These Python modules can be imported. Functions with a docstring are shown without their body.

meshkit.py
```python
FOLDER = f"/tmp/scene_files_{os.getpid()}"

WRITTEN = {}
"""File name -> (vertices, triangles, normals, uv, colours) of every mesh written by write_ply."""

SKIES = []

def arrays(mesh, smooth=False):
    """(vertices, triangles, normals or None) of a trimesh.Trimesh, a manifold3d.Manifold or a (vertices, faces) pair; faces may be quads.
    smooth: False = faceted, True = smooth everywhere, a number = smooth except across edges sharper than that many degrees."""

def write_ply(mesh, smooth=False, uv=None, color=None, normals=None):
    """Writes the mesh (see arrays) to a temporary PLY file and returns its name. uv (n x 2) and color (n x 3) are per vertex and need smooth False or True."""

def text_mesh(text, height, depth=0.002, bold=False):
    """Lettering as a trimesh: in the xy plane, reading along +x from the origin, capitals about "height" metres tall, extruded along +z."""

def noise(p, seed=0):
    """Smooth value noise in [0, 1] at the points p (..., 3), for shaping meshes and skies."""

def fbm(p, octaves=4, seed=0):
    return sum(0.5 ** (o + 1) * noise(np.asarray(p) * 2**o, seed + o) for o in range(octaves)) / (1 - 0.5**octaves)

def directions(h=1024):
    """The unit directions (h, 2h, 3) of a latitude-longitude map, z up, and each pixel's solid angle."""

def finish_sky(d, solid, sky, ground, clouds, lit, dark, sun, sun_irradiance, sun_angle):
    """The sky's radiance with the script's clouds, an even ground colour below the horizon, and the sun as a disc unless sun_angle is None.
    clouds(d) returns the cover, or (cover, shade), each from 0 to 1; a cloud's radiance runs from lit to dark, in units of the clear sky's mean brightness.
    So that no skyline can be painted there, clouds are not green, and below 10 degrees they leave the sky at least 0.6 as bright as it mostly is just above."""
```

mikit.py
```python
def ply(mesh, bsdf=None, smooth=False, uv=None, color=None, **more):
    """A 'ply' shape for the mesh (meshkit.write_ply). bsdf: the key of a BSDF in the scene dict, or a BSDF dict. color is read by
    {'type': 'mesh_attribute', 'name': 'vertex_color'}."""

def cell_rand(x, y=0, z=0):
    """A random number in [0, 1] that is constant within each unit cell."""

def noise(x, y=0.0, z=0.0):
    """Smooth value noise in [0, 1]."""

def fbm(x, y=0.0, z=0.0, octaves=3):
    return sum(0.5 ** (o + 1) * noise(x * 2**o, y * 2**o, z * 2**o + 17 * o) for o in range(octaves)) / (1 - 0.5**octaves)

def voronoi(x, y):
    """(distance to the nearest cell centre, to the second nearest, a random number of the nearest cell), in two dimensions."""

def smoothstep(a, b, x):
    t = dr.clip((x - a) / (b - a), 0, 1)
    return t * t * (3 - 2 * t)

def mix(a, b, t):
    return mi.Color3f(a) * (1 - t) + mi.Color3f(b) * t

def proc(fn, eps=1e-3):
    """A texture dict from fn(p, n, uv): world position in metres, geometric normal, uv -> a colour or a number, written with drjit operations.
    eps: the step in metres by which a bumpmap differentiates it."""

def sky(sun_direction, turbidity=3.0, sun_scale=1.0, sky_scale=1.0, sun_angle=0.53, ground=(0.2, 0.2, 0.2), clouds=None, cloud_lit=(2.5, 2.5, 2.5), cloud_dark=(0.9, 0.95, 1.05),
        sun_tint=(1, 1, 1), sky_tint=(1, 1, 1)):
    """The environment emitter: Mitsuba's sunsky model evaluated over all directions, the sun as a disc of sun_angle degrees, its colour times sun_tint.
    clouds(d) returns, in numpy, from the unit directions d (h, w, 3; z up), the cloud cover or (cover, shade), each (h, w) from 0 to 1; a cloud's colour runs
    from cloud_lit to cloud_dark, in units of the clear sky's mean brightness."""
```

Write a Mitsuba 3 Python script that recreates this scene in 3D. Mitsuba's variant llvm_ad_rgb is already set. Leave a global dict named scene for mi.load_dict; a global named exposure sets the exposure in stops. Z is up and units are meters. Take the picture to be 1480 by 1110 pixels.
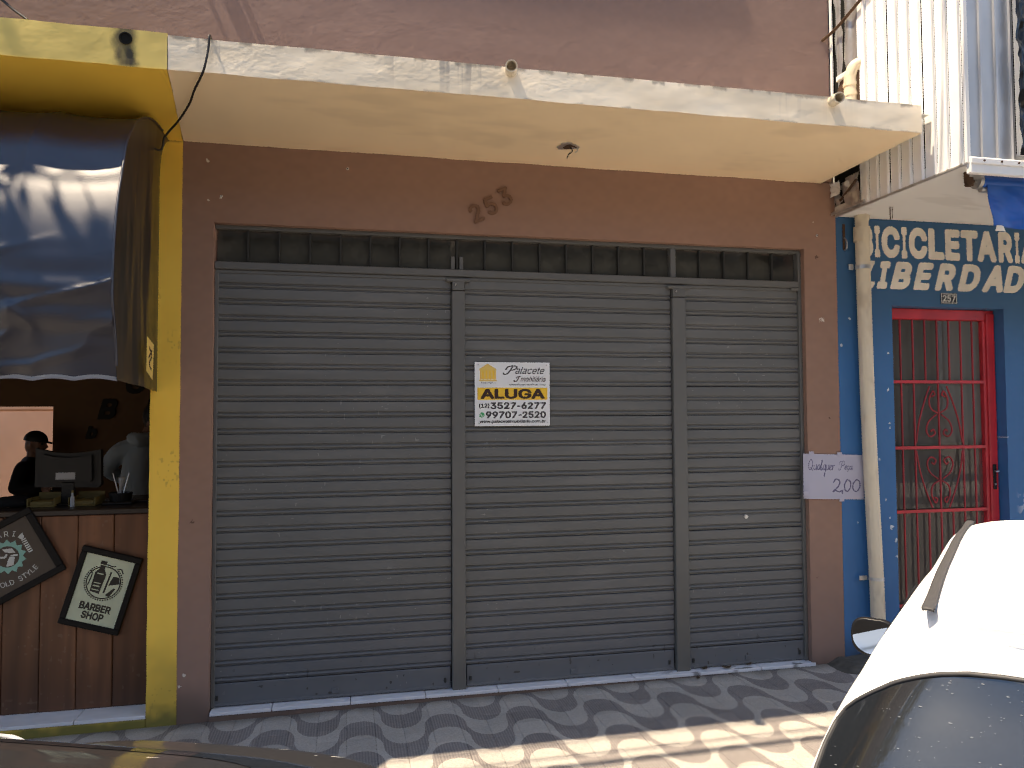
import math, random
import numpy as np, trimesh, mitsuba as mi, drjit as dr
import manifold3d as m3d
import shapely
from shapely import affinity
from shapely.geometry import Polygon, LineString, Point, box as sbox, MultiPolygon
from shapely.ops import unary_union
import mikit, meshkit
from mikit import noise, fbm, smoothstep, mix, cell_rand, voronoi

T = mi.ScalarTransform4f
scene, labels = {}, {}

# ------------------------------------------------------------------ camera, sky, exposure
EYE = np.array([0.7409, -4.5493, 1.6369])
_yaw, _pitch, _roll = 0.21343, 0.03961, -0.00522
_f = np.array([math.sin(_yaw) * math.cos(_pitch), math.cos(_yaw) * math.cos(_pitch), math.sin(_pitch)])
_r = np.array([math.cos(_yaw), -math.sin(_yaw), 0.0])
_u = np.cross(_r, _f)
_up = -math.sin(_roll) * _r + math.cos(_roll) * _u
scene['camera'] = {'type': 'perspective', 'fov': 2 * math.degrees(math.atan(740 / 1102.755)), 'fov_axis': 'x', 'near_clip': 0.02, 'far_clip': 500.0,
                   'to_world': T().look_at(origin=EYE.tolist(), target=(EYE + _f).tolist(), up=_up.tolist())}

SUN = (-0.42, -0.072, 1.0)


def cloud_cover(d):
    q = d / np.maximum(d[..., 2:3] + 0.25, 0.05) * np.array([1.3, 1.3, 0.0])
    n = meshkit.fbm(q * 1.6 + 7.3, 5, seed=3)
    c = np.clip((n - 0.50) / 0.14, 0, 1)
    s = np.clip((meshkit.fbm(q * 2.3 + 3.1, 4, seed=9) - 0.35) / 0.4, 0, 1)
    return c * 0.85, s * 0.6


scene['sky'] = mikit.sky(SUN, turbidity=3.0, clouds=cloud_cover, cloud_lit=(2.3, 2.25, 2.15), cloud_dark=(1.0, 1.02, 1.08), sun_tint=(1.0, 0.965, 0.90))
exposure = 2.75


# ------------------------------------------------------------------ helpers
def fresh(key):
    if key not in scene and key not in labels:
        return key
    k = 1
    while f'{key}_{k:03d}' in scene or f'{key}_{k:03d}' in labels:
        k += 1
    return f'{key}_{k:03d}'


def thing(name, label, category, group=None):
    key = fresh(name)
    labels[key] = {'label': label, 'category': category}
    if group:
        labels[key]['group'] = group
    return key


def add(parent, name, mesh, bsdf, smooth=False, label=None, kind=None, to_world=None):
    key = fresh(f'{parent}__{name}' if parent else name)
    shape = dict(mesh) if isinstance(mesh, dict) else mikit.ply(mesh, bsdf, smooth=smooth)
    if to_world is not None:
        shape['to_world'] = to_world
    scene[key] = shape
    if label or kind:
        labels[key] = {}
        if label:
            labels[key]['label'] = label
        if kind:
            labels[key]['kind'] = kind
    return key


def cat(*ms):
    out = []
    for m in ms:
        out += m if isinstance(m, list) else [m]
    return trimesh.util.concatenate(out)


def bb(x0, x1, y0, y1, z0, z1, b=0.003):
    """A box with chamfered edges."""
    b = min(b, (x1 - x0) * .3, (y1 - y0) * .3, (z1 - z0) * .3)
    pts = []
    for sx, x in ((1, x0), (-1, x1)):
        for sy, y in ((1, y0), (-1, y1)):
            for sz, z in ((1, z0), (-1, z1)):
                pts += [(x, y + sy * b, z + sz * b), (x + sx * b, y, z + sz * b), (x + sx * b, y + sy * b, z)]
    return trimesh.convex.convex_hull(np.array(pts))


def polys(g):
    return [p for p in getattr(g, 'geoms', [g]) if p.geom_type == 'Polygon' and p.area > 1e-9]


def extrude(poly, d):
    return cat([trimesh.creation.extrude_polygon(p, d, engine='earcut') for p in polys(poly)])


def face(poly, y, d):
    """A polygon in (x, z), extruded from the plane y towards the street by d."""
    m = extrude(poly, d)
    v = m.vertices
    m.vertices = np.stack([v[:, 0], y - v[:, 2], v[:, 1]], 1)
    return m


def rod(poly_yz, x0, x1):
    """A polygon in (y, z), extruded along x."""
    m = extrude(poly_yz, x1 - x0)
    v = m.vertices
    m.vertices = np.stack([v[:, 2] + x0, v[:, 0], v[:, 1]], 1)
    return m


def smooth_line(pts, n=6):
    p = np.asarray(pts, float)
    if len(p) < 3:
        return p
    q = np.vstack([2 * p[0] - p[1], p, 2 * p[-1] - p[-2]])
    out = []
    for i in range(1, len(q) - 2):
        for t in np.linspace(0, 1, n, endpoint=False):
            a, b, c, d = q[i - 1], q[i], q[i + 1], q[i + 2]
            out.append(0.5 * (2 * b + (c - a) * t + (2 * a - 5 * b + 4 * c - d) * t * t + (3 * b - a - 3 * c + d) * t ** 3))
    out.append(p[-1])
    return np.array(out)


def tube(pts, r, sides=10, n=6, cap=True):
    p = smooth_line(pts, n)
    r = np.broadcast_to(np.asarray(r, float), (len(p),)) if np.ndim(r) == 0 else np.interp(np.linspace(0, 1, len(p)), np.linspace(0, 1, len(r)), r)
    t = np.gradient(p, axis=0)
    t /= np.linalg.norm(t, axis=1, keepdims=True) + 1e-12
    a = np.cross(t[0], [0, 0, 1.0] if abs(t[0][2]) < .9 else [1.0, 0, 0])
    frames = []
    for k in range(len(p)):
        a = a - t[k] * (a @ t[k])
        a /= np.linalg.norm(a) + 1e-12
        frames.append((a, np.cross(t[k], a)))
    ang = np.arange(sides) * 2 * np.pi / sides
    v = np.array([p[k] + r[k] * (np.cos(ang)[:, None] * frames[k][0] + np.sin(ang)[:, None] * frames[k][1]) for k in range(len(p))]).reshape(-1, 3)
    f = []
    for i in range(len(p) - 1):
        for j in range(sides):
            k = (j + 1) % sides
            f += [(i * sides + j, i * sides + k, (i + 1) * sides + k), (i * sides + j, (i + 1) * sides + k, (i + 1) * sides + j)]
    if cap:
        v = np.vstack([v, p[0], p[-1]])
        e = (len(p) - 1) * sides
        for j in range(sides):
            k = (j + 1) % sides
            f += [(len(v) - 2, k, j), (len(v) - 1, e + j, e + k)]
    return trimesh.Trimesh(v, np.array(f), process=False)


def pipe(p0, p1, r_out, r_in, sides=20):
    """An open pipe from p0 to p1 with a wall."""
    p0, p1 = np.array(p0, float), np.array(p1, float)
    L = np.linalg.norm(p1 - p0)
    m = trimesh.creation.annulus(r_in, r_out, L, sections=sides)
    m.apply_translation([0, 0, L / 2])
    m.apply_transform(trimesh.geometry.align_vectors([0, 0, 1], (p1 - p0) / L))
    m.apply_translation(p0)
    return m


def gridmesh(P, closed_u=False, flip=False):
    """P (n, m, 3) to a mesh."""
    n, m = P.shape[:2]
    i, j = np.meshgrid(np.arange(n - 1), np.arange(m if closed_u else m - 1), indexing='ij')
    k = (j + 1) % m
    q = np.stack([i * m + j, i * m + k, (i + 1) * m + k, (i + 1) * m + j], -1).reshape(-1, 4)
    f = np.vstack([q[:, [0, 1, 2]], q[:, [0, 2, 3]]])
    if flip:
        f = f[:, ::-1]
    return trimesh.Trimesh(P.reshape(-1, 3), f, process=False)


def sheet(fn, us, vs, thick=0.0, flip=False):
    U, V = np.meshgrid(us, vs, indexing='ij')
    P = np.stack(fn(U, V), -1)
    m = gridmesh(P, flip=flip)
    if thick:
        n = m.vertex_normals
        b = trimesh.Trimesh(m.vertices - n * thick, m.faces[:, ::-1], process=False)
        nu, nv = len(us), len(vs)
        rim = [i * nv for i in range(nu)] + [(nu - 1) * nv + j for j in range(1, nv)] + [i * nv + nv - 1 for i in range(nu - 2, -1, -1)] + [j for j in range(nv - 2, 0, -1)]
        N, f = len(m.vertices), []
        for a, c in zip(rim, rim[1:] + rim[:1]):
            f += [(a, c, c + N), (a, c + N, a + N)]
        side = np.array(f) if not flip else np.array(f)[:, ::-1]
        m = trimesh.Trimesh(np.vstack([m.vertices, b.vertices]), np.vstack([m.faces, b.faces + N, side]), process=False)
    return m


def tpoly(text, height, bold=False, sx=1.0, shear=0.0, fat=0.0):
    """Lettering as a polygon in the xy plane from the origin."""
    m = meshkit.text_mesh(text, height, 0.01, bold)
    tri = m.vertices[m.faces]
    top = tri[np.all(tri[:, :, 2] > 0.005, axis=1)][:, :, :2]
    g = unary_union([Polygon(t).buffer(1e-6) for t in top])
    if fat:
        g = g.buffer(fat)
    return affinity.affine_transform(g, [sx, shear, 0, 1, 0, 0]).simplify(height * 0.008)


def fit(g, x0, x1, z0, z1):
    a, b, c, d = g.bounds
    g = affinity.translate(g, -a, -b)
    g = affinity.scale(g, (x1 - x0) / (c - a), (z1 - z0) / (d - b), origin=(0, 0))
    return affinity.translate(g, x0, z0)


def strokes(lines, r, n=6):
    return unary_union([LineString(smooth_line(l, n)).buffer(r, 4) for l in lines])


def mat(name, base, rough=0.6, spec=0.5, metal=0.0, coat=0.0, coat_gloss=0.9, bump=None, bump_scale=None, eps=2e-3, two=True, sheen=0.0):
    b = {'type': 'principled', 'base_color': base if isinstance(base, dict) else {'type': 'rgb', 'value': list(base)},
         'roughness': rough if isinstance(rough, dict) else float(rough), 'metallic': float(metal), 'specular': float(spec)}
    if coat:
        b['clearcoat'] = float(coat)
        b['clearcoat_gloss'] = float(coat_gloss)
    if sheen:
        b['sheen'] = float(sheen)
    if bump is not None:
        b = {'type': 'bumpmap', 'arbitrary': mikit.proc(bump, eps), 'scale': float(bump_scale), 'bsdf': b}
    scene[name] = {'type': 'twosided', 'bsdf': b} if two else b
    return name


C = mi.Color3f


def spots(p, pts, r0=1.0):
    """1 inside small ragged spots around the points (x, z, radius) on an upright wall."""
    w = fbm(p.x * 95, p.z * 95, 3.0) - 0.5
    out = mi.Float(0)
    for x, z, r in pts:
        d = dr.sqrt(dr.square(p.x - x) + dr.square(p.z - z))
        out = dr.maximum(out, 1 - smoothstep(r * 0.62, r * 0.80, d + w * r * 2.2))
    return out


# ------------------------------------------------------------------ materials
def brown_fn(p, n, uv):
    big = fbm(p.x * 0.9, p.z * 0.9, 1.0, 4)
    fine = fbm(p.x * 25, p.y * 25, p.z * 25, 3)
    up = smoothstep(3.2, 3.5, p.z)
    base = mix(C(0.285, 0.172, 0.124), C(0.198, 0.136, 0.121), up)
    base = base * (0.88 + 0.24 * big) * (0.94 + 0.12 * fine)
    low = (1 - smoothstep(0.0, 1.1, p.z + 0.5 * (big - 0.5)))
    base = mix(base, C(0.225, 0.155, 0.135), low * 0.6)
    dirt = (1 - smoothstep(-0.05, 0.16, p.z + 0.15 * (fbm(p.x * 7, p.z * 3, 4.0) - 0.5)))
    base = mix(base, C(0.07, 0.055, 0.045), dirt * 0.65)
    scr = 0.0 * smoothstep(0.78, 0.84, noise(p.x * 30 + 3, p.z * 24, 9.0)) * smoothstep(0.52, 0.62, noise(p.x * 2.5, p.z * 2.5, 2.0))
    base = mix(base, C(0.36, 0.25, 0.2), scr * 0.25)
    chips = spots(p, [(3.862, 2.262, 0.022), (3.80, 2.78, 0.006), (3.81, 2.92, 0.005), (-0.03, 2.86, 0.006), (-0.036, 3.086, 0.012), (-0.15, 0.15, 0.012), (-0.13, 0.21, 0.008), (0.035, 2.88, 0.008)])
    base = mix(base, C(0.6, 0.52, 0.45), chips)
    stains = spots(p, [(3.83, 2.68, 0.016), (-0.10, 1.05, 0.012), (3.79, 0.55, 0.008), (3.90, 1.6, 0.006)])
    return mix(base, C(0.06, 0.03, 0.02), stains * 0.7)


def plaster_bump(p, n, uv):
    return fbm(p.x * 9, p.y * 9, p.z * 9, 4) + 0.35 * fbm(p.x * 55, p.y * 55, p.z * 55, 3)


mat('brown_paint', mikit.proc(brown_fn), 0.75, 0.25, bump=plaster_bump, bump_scale=0.0035)


def canopy_fn(p, n, uv):
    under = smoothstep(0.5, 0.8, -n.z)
    a = fbm(p.x * 3.0, p.z * 9, 2.0, 4)
    streak = fbm(p.x * 38, p.z * 2.2, p.y * 3, 3)
    front = mix(C(0.70, 0.61, 0.46), C(0.84, 0.745, 0.58), smoothstep(0.3, 0.7, a))
    band = smoothstep(3.20, 3.34, p.z)
    front = mix(front, C(0.30, 0.275, 0.24), smoothstep(0.52, 0.68, streak) * (0.2 + 0.55 * band) * smoothstep(0.4, 0.6, noise(p.x * 1.7, 3.0)))
    top = smoothstep(3.318, 3.338, p.z + 0.02 * (fbm(p.x * 30, 1.0) - 0.5))
    front = mix(front, C(0.12, 0.10, 0.08), top * 0.6 * smoothstep(0.45, 0.6, fbm(p.x * 14, 8.0)))
    edge = 1 - smoothstep(3.186, 3.20, p.z + 0.015 * (fbm(p.x * 20, 2.0) - 0.5))
    front = mix(front, C(0.20, 0.15, 0.10), edge * 0.5 * smoothstep(0.5, 0.6, fbm(p.x * 8, 5.0)))
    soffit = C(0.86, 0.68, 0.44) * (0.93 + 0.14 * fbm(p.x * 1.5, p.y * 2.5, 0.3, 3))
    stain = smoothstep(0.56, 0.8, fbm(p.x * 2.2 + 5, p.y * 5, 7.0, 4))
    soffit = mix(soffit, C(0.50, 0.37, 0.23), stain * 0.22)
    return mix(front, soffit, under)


def rough_plaster_bump(p, n, uv):
    patch = smoothstep(0.42, 0.62, fbm(p.x * 3.3, p.z * 7, 5.0, 3))
    return fbm(p.x * 6, p.y * 6, p.z * 6, 2) * 0.5 + fbm(p.x * 40, p.y * 40, p.z * 40, 3) * 0.35 + patch * fbm(p.x * 70, p.y * 70, p.z * 70, 2) * 0.45


mat('canopy_paint', mikit.proc(canopy_fn), 0.7, 0.3, bump=rough_plaster_bump, bump_scale=0.0028)


def yellow_fn(p, n, uv):
    a = fbm(p.x * 2.5, p.y * 2.5, p.z * 2.5, 4)
    base = mix(C(0.82, 0.51, 0.060), C(0.90, 0.60, 0.088), a)
    up = smoothstep(3.17, 3.2, p.z) * (1 - smoothstep(0.5, 0.8, -n.z))
    base = mix(base, C(0.60, 0.46, 0.13) * (0.85 + 0.3 * fbm(p.x * 5, p.z * 12, 3.0)), up)
    low = 1 - smoothstep(0.0, 0.55, p.z + 0.4 * (fbm(p.x * 6, p.z * 6, 1.0) - 0.5))
    base = mix(base, C(0.32, 0.24, 0.05), low * 0.6)
    foot = 1 - smoothstep(-0.06, 0.06, p.z + 0.14 * (fbm(p.x * 9, p.z * 9, 2.0) - 0.5))
    base = mix(base, C(0.10, 0.105, 0.03), foot * 0.85)
    dx = dr.abs(p.x + 0.222 + 0.02 * (noise(p.z * 30) - 0.5))
    drip = (1 - smoothstep(0.018, 0.062, dx + 0.03 * (fbm(p.x * 40, p.z * 25, 4.0) - 0.5))) * (0.65 + 0.6 * fbm(p.x * 30, p.z * 12, 3.0)) * up
    drip = dr.minimum(drip, 1.0)
    base = mix(base, C(0.02, 0.018, 0.014), drip * 0.95)
    marks = 0.6 * smoothstep(0.74, 0.80, noise(p.x * 90, p.z * 60, 2.0)) * smoothstep(0.55, 0.62, noise(p.x * 5, p.z * 3, 6.0))
    return mix(base, C(0.22, 0.16, 0.05), marks * 0.5)


mat('yellow_paint', mikit.proc(yellow_fn), 0.6, 0.35, bump=rough_plaster_bump, bump_scale=0.0012)


def shutter_fn(p, n, uv):
    a = fbm(p.x * 1.1, p.z * 2.0, 2.0, 4)
    base = mix(C(0.104, 0.104, 0.099), C(0.128, 0.127, 0.121), a)
    dust = smoothstep(0.5, 0.8, fbm(p.x * 2.2, p.z * 14, 8.0, 3))
    base = mix(base, C(0.17, 0.165, 0.155), dust * 0.35)
    blue = 1 - smoothstep(0.1, 0.75, p.z)
    base = mix(base, C(0.105, 0.112, 0.128), blue * 0.7)
    nick = smoothstep(0.93, 0.95, noise(p.x * 55, p.z * 70, 3.0)) * smoothstep(0.6, 0.7, noise(p.x * 3, p.z * 4, 11.0))
    base = mix(base, C(0.30, 0.29, 0.27), nick * 0.5)
    rust = smoothstep(0.90, 0.93, noise(p.x * 40 + 9, p.z * 30, 7.0)) * (1 - smoothstep(0.05, 0.3, p.z))
    return mix(base, C(0.03, 0.025, 0.02), rust * 0.8)


def shutter_bump(p, n, uv):
    return fbm(p.x * 3.5, p.z * 5, 1.0, 3) + 0.04 * fbm(p.x * 120, p.z * 120, 2.0, 2)


mat('shutter_paint', mikit.proc(shutter_fn), 0.42, 0.4, bump=shutter_bump, bump_scale=0.004)
mat('frame_paint', mikit.proc(lambda p, n, uv: C(0.112, 0.110, 0.102) * (0.9 + 0.2 * fbm(p.x * 6, p.z * 4, 1.0))), 0.4, 0.4)
mat('bar_dark', (0.030, 0.030, 0.027), 0.6, 0.3)
mat('dark_gap', (0.012, 0.012, 0.011), 0.9, 0.1)


def sill_fn(p, n, uv):
    base = C(0.60, 0.61, 0.64) * (0.93 + 0.14 * fbm(p.x * 9, p.y * 20, 3.0))
    d = smoothstep(0.6, 0.7, fbm(p.x * 11, p.y * 30, 9.0, 3)) * smoothstep(2.4, 3.0, p.x)
    return mix(base, C(0.12, 0.115, 0.11), d * 0.85)


mat('sill_tile', mikit.proc(sill_fn), 0.3, 0.5)


def wave(p):
    h = (p.x - 0.82 + 0.1125) / 0.225
    k = dr.floor(h)
    xi = (h - k) * 2 - 1
    s = dr.sqrt(dr.maximum(1 - dr.power(dr.abs(xi), 2.2), 0)) * dr.select(k - 2 * dr.floor(k / 2) < 0.5, 1.0, -1.0)
    y = (p.y + 0.470 - 0.168 * s - 0.0) / 0.38
    t = y - dr.floor(y + 0.5)
    w = 0.012 * (fbm(p.x * 60, p.y * 60, 1.0, 2) - 0.5)
    return 1 - smoothstep(0.236, 0.252, dr.abs(t) + w)


def paving_fn(p, n, uv):
    d = wave(p)
    a = fbm(p.x * 3, p.y * 3, 5.0, 4)
    tile = cell_rand(dr.floor((p.x - 0.595) / 0.15), dr.floor((p.y + 0.136) / 0.15))
    light = C(0.385, 0.36, 0.325) * (0.85 + 0.3 * a)
    dark = C(0.185, 0.168, 0.162) * (0.85 + 0.3 * a)
    rib_d = smoothstep(0.25, 0.75, 0.5 + 0.5 * dr.sin(p.x * (2 * np.pi / 0.0145)))
    rib_l = smoothstep(0.1, 0.9, 0.5 + 0.5 * dr.sin(p.y * (2 * np.pi / 0.0145)))
    dark = mix(dark, C(0.27, 0.245, 0.225), rib_d * 0.62)
    light = mix(light, C(0.30, 0.27, 0.235), rib_l * 0.35)
    base = mix(light, dark, d) * (0.92 + 0.16 * tile)
    speck = fbm(p.x * 160, p.y * 160, 2.0, 2)
    base = base * (0.85 + 0.3 * speck)
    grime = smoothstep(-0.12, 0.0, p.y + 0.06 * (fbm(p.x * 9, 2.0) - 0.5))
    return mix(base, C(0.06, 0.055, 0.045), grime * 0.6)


def paving_bump(p, n, uv):
    d = wave(p)
    a = 0.5 + 0.5 * dr.sin(p.x * (2 * np.pi / 0.0145))
    b = 0.5 + 0.5 * dr.sin(p.y * (2 * np.pi / 0.0145))
    return d * a + (1 - d) * b + 0.5 * fbm(p.x * 90, p.y * 90, 4.0, 2)


mat('paving', mikit.proc(paving_fn), 0.55, 0.4, bump=paving_bump, bump_scale=0.0016, eps=1.2e-3)
mat('mortar', (0.075, 0.07, 0.062), 0.9, 0.2)
mat('asphalt', mikit.proc(lambda p, n, uv: C(0.195, 0.182, 0.165) * (0.7 + 0.6 * fbm(p.x * 40, p.y * 40, 1.0, 3)) * (0.8 + 0.4 * fbm(p.x * 0.7, p.y * 0.7, 2.0, 3))), 0.85, 0.3)
mat('rough_concrete', mikit.proc(lambda p, n, uv: C(0.085, 0.08, 0.07) * (0.5 + fbm(p.x * 25, p.y * 25, p.z * 25, 4))), 0.9, 0.2)
mat('kerb_stone', mikit.proc(lambda p, n, uv: C(0.26, 0.25, 0.235) * (0.7 + 0.6 * fbm(p.x * 12, p.y * 12, p.z * 12, 4))), 0.85, 0.25)


def blue_fn(p, n, uv):
    a = fbm(p.x * 1.6, p.z * 1.2, 3.0, 4)
    base = mix(C(0.030, 0.112, 0.275), C(0.042, 0.145, 0.330), a)
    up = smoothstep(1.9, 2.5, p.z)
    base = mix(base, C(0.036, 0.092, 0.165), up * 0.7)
    chip = smoothstep(0.90, 0.92, fbm(p.x * 22 + 4, p.z * 22, 2.0, 2)) * smoothstep(0.5, 0.62, noise(p.x * 2.0, p.z * 1.3, 5.0))
    patch = smoothstep(0.5, 0.58, fbm(p.x * 20, p.z * 20, 6.0, 3)) * smoothstep(5.36, 5.46, p.x) * (1 - smoothstep(1.0, 1.12, p.z)) * smoothstep(0.6, 0.75, p.z)
    pts = spots(p, [(4.07, 2.27, 0.012), (4.36, 2.04, 0.010), (4.355, 1.79, 0.012), (4.36, 1.56, 0.008), (4.365, 1.53, 0.007), (4.36, 0.86, 0.017), (4.345, 0.92, 0.007), (4.39, 0.77, 0.016), (4.395, 0.66, 0.012), (4.10, 0.90, 0.006), (4.13, 0.92, 0.005)])
    base = mix(base, C(0.50, 0.54, 0.58), dr.maximum(pts, dr.maximum(patch * 0.8, chip * 0.8)))
    low = 1 - smoothstep(-0.05, 0.2, p.z + 0.2 * (fbm(p.x * 8, p.z * 4, 1.0) - 0.5))
    return mix(base, C(0.05, 0.05, 0.045), low * 0.7)


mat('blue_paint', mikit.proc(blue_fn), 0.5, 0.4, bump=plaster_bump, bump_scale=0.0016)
mat('cream_lettering', mikit.proc(lambda p, n, uv: C(0.72, 0.67, 0.57) * (0.82 + 0.3 * fbm(p.x * 12, p.z * 12, 1.0, 3))), 0.6, 0.3)
mat('white_ceiling', mikit.proc(lambda p, n, uv: mix(C(0.66, 0.64, 0.60), C(0.30, 0.27, 0.23), smoothstep(0.6, 0.75, fbm(p.x * 2.4 + p.y, p.y * 9 - p.x * 2, 4.0, 4)) * 0.16)), 0.8, 0.2)
mat('red_paint', mikit.proc(lambda p, n, uv: C(0.46, 0.026, 0.036) * (0.75 + 0.5 * fbm(p.x * 9, p.z * 5, 2.0, 3))), 0.35, 0.5)
mat('red_bar', mikit.proc(lambda p, n, uv: C(0.30, 0.022, 0.030) * (0.7 + 0.6 * fbm(p.x * 9, p.z * 5, 2.0, 3))), 0.4, 0.4)
mat('cream_pipe', mikit.proc(lambda p, n, uv: mix(C(0.62, 0.54, 0.40), C(0.36, 0.29, 0.20), smoothstep(0.5, 0.75, fbm(p.x * 12, p.y * 12, p.z * 5, 3)) * 0.5)), 0.45, 0.4)
mat('clad_white', mikit.proc(lambda p, n, uv: C(0.83, 0.825, 0.80) * (0.95 + 0.1 * fbm(p.y * 3, p.z * 0.7, p.x * 3, 3))), 0.38, 0.6, metal=0.1)
mat('clad_steel', mikit.proc(lambda p, n, uv: C(0.46, 0.455, 0.45) * (0.8 + 0.4 * fbm(p.x * 9, p.z * 3, 1.0, 3))), 0.34, 0.6, metal=0.5)
mat('galvanised', mikit.proc(lambda p, n, uv: C(0.52, 0.52, 0.51) * (0.6 + 0.8 * fbm(p.x * 9, p.y * 14, p.z * 9, 4))), 0.35, 0.6, metal=0.75)
mat('trim_white', (0.70, 0.69, 0.66), 0.45, 0.4)
mat('rust', mikit.proc(lambda p, n, uv: C(0.075, 0.045, 0.028) * (0.5 + fbm(p.x * 50, p.y * 50, p.z * 50, 3))), 0.8, 0.2)
mat('dark_plastic', (0.009, 0.009, 0.010), 0.4, 0.35)
mat('rubber', (0.02, 0.02, 0.02), 0.7, 0.3)
mat('cable_black', (0.014, 0.012, 0.012), 0.5, 0.4)


def tarp_bump(p, n, uv):
    return fbm(p.x * 4 + p.z * 3, p.z * 9, p.y * 2, 3)


mat('blue_tarp', mikit.proc(lambda p, n, uv: C(0.010, 0.075, 0.33) * (0.75 + 0.5 * fbm(p.x * 5, p.z * 7, 2.0, 3))), 0.38, 0.5, bump=tarp_bump, bump_scale=0.03)
scene['navy_vinyl'] = {'type': 'twosided', 'bsdf': {'type': 'roughplastic', 'distribution': 'beckmann', 'int_ior': 1.75, 'alpha': 0.235, 'nonlinear': True, 'diffuse_reflectance': mikit.proc(lambda p, n, uv: C(0.012, 0.021, 0.070) * (0.8 + 0.4 * fbm(p.x * 3, p.y * 3, p.z * 3, 3)))}}
mat('vinyl_side', mikit.proc(lambda p, n, uv: C(0.024, 0.020, 0.013) * (0.7 + 0.6 * fbm(p.y * 16, p.z * 2, 3.0, 3))), 0.33, 0.45)
mat('white_hem', (0.22, 0.22, 0.23), 0.5, 0.3)


def wood_fn(p, n, uv):
    k = dr.floor((p.x + 0.915) / 0.186)
    w = cell_rand(k, 3) * 10
    g = fbm(p.x * 26 + w, p.z * 1.3 + w * 3, 2.0 + w, 4)
    ring = 0.5 + 0.5 * dr.sin((p.x * 30 + 9 * fbm(p.x * 4 + w, p.z * 0.9, w, 3)) * 2)
    base = mix(C(0.085, 0.034, 0.016), C(0.200, 0.085, 0.038), g)
    base = base * (0.8 + 0.3 * ring) * (0.8 + 0.4 * cell_rand(k, 7))
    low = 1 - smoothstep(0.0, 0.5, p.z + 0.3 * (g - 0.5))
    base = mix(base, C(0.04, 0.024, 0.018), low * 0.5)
    fleck = smoothstep(0.83, 0.88, noise(p.x * 60, p.z * 45, 4.0)) * smoothstep(0.5, 0.7, noise(p.x * 7, p.z * 5, 1.0))
    return mix(base, C(0.20, 0.14, 0.10), fleck * 0.25)


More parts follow.
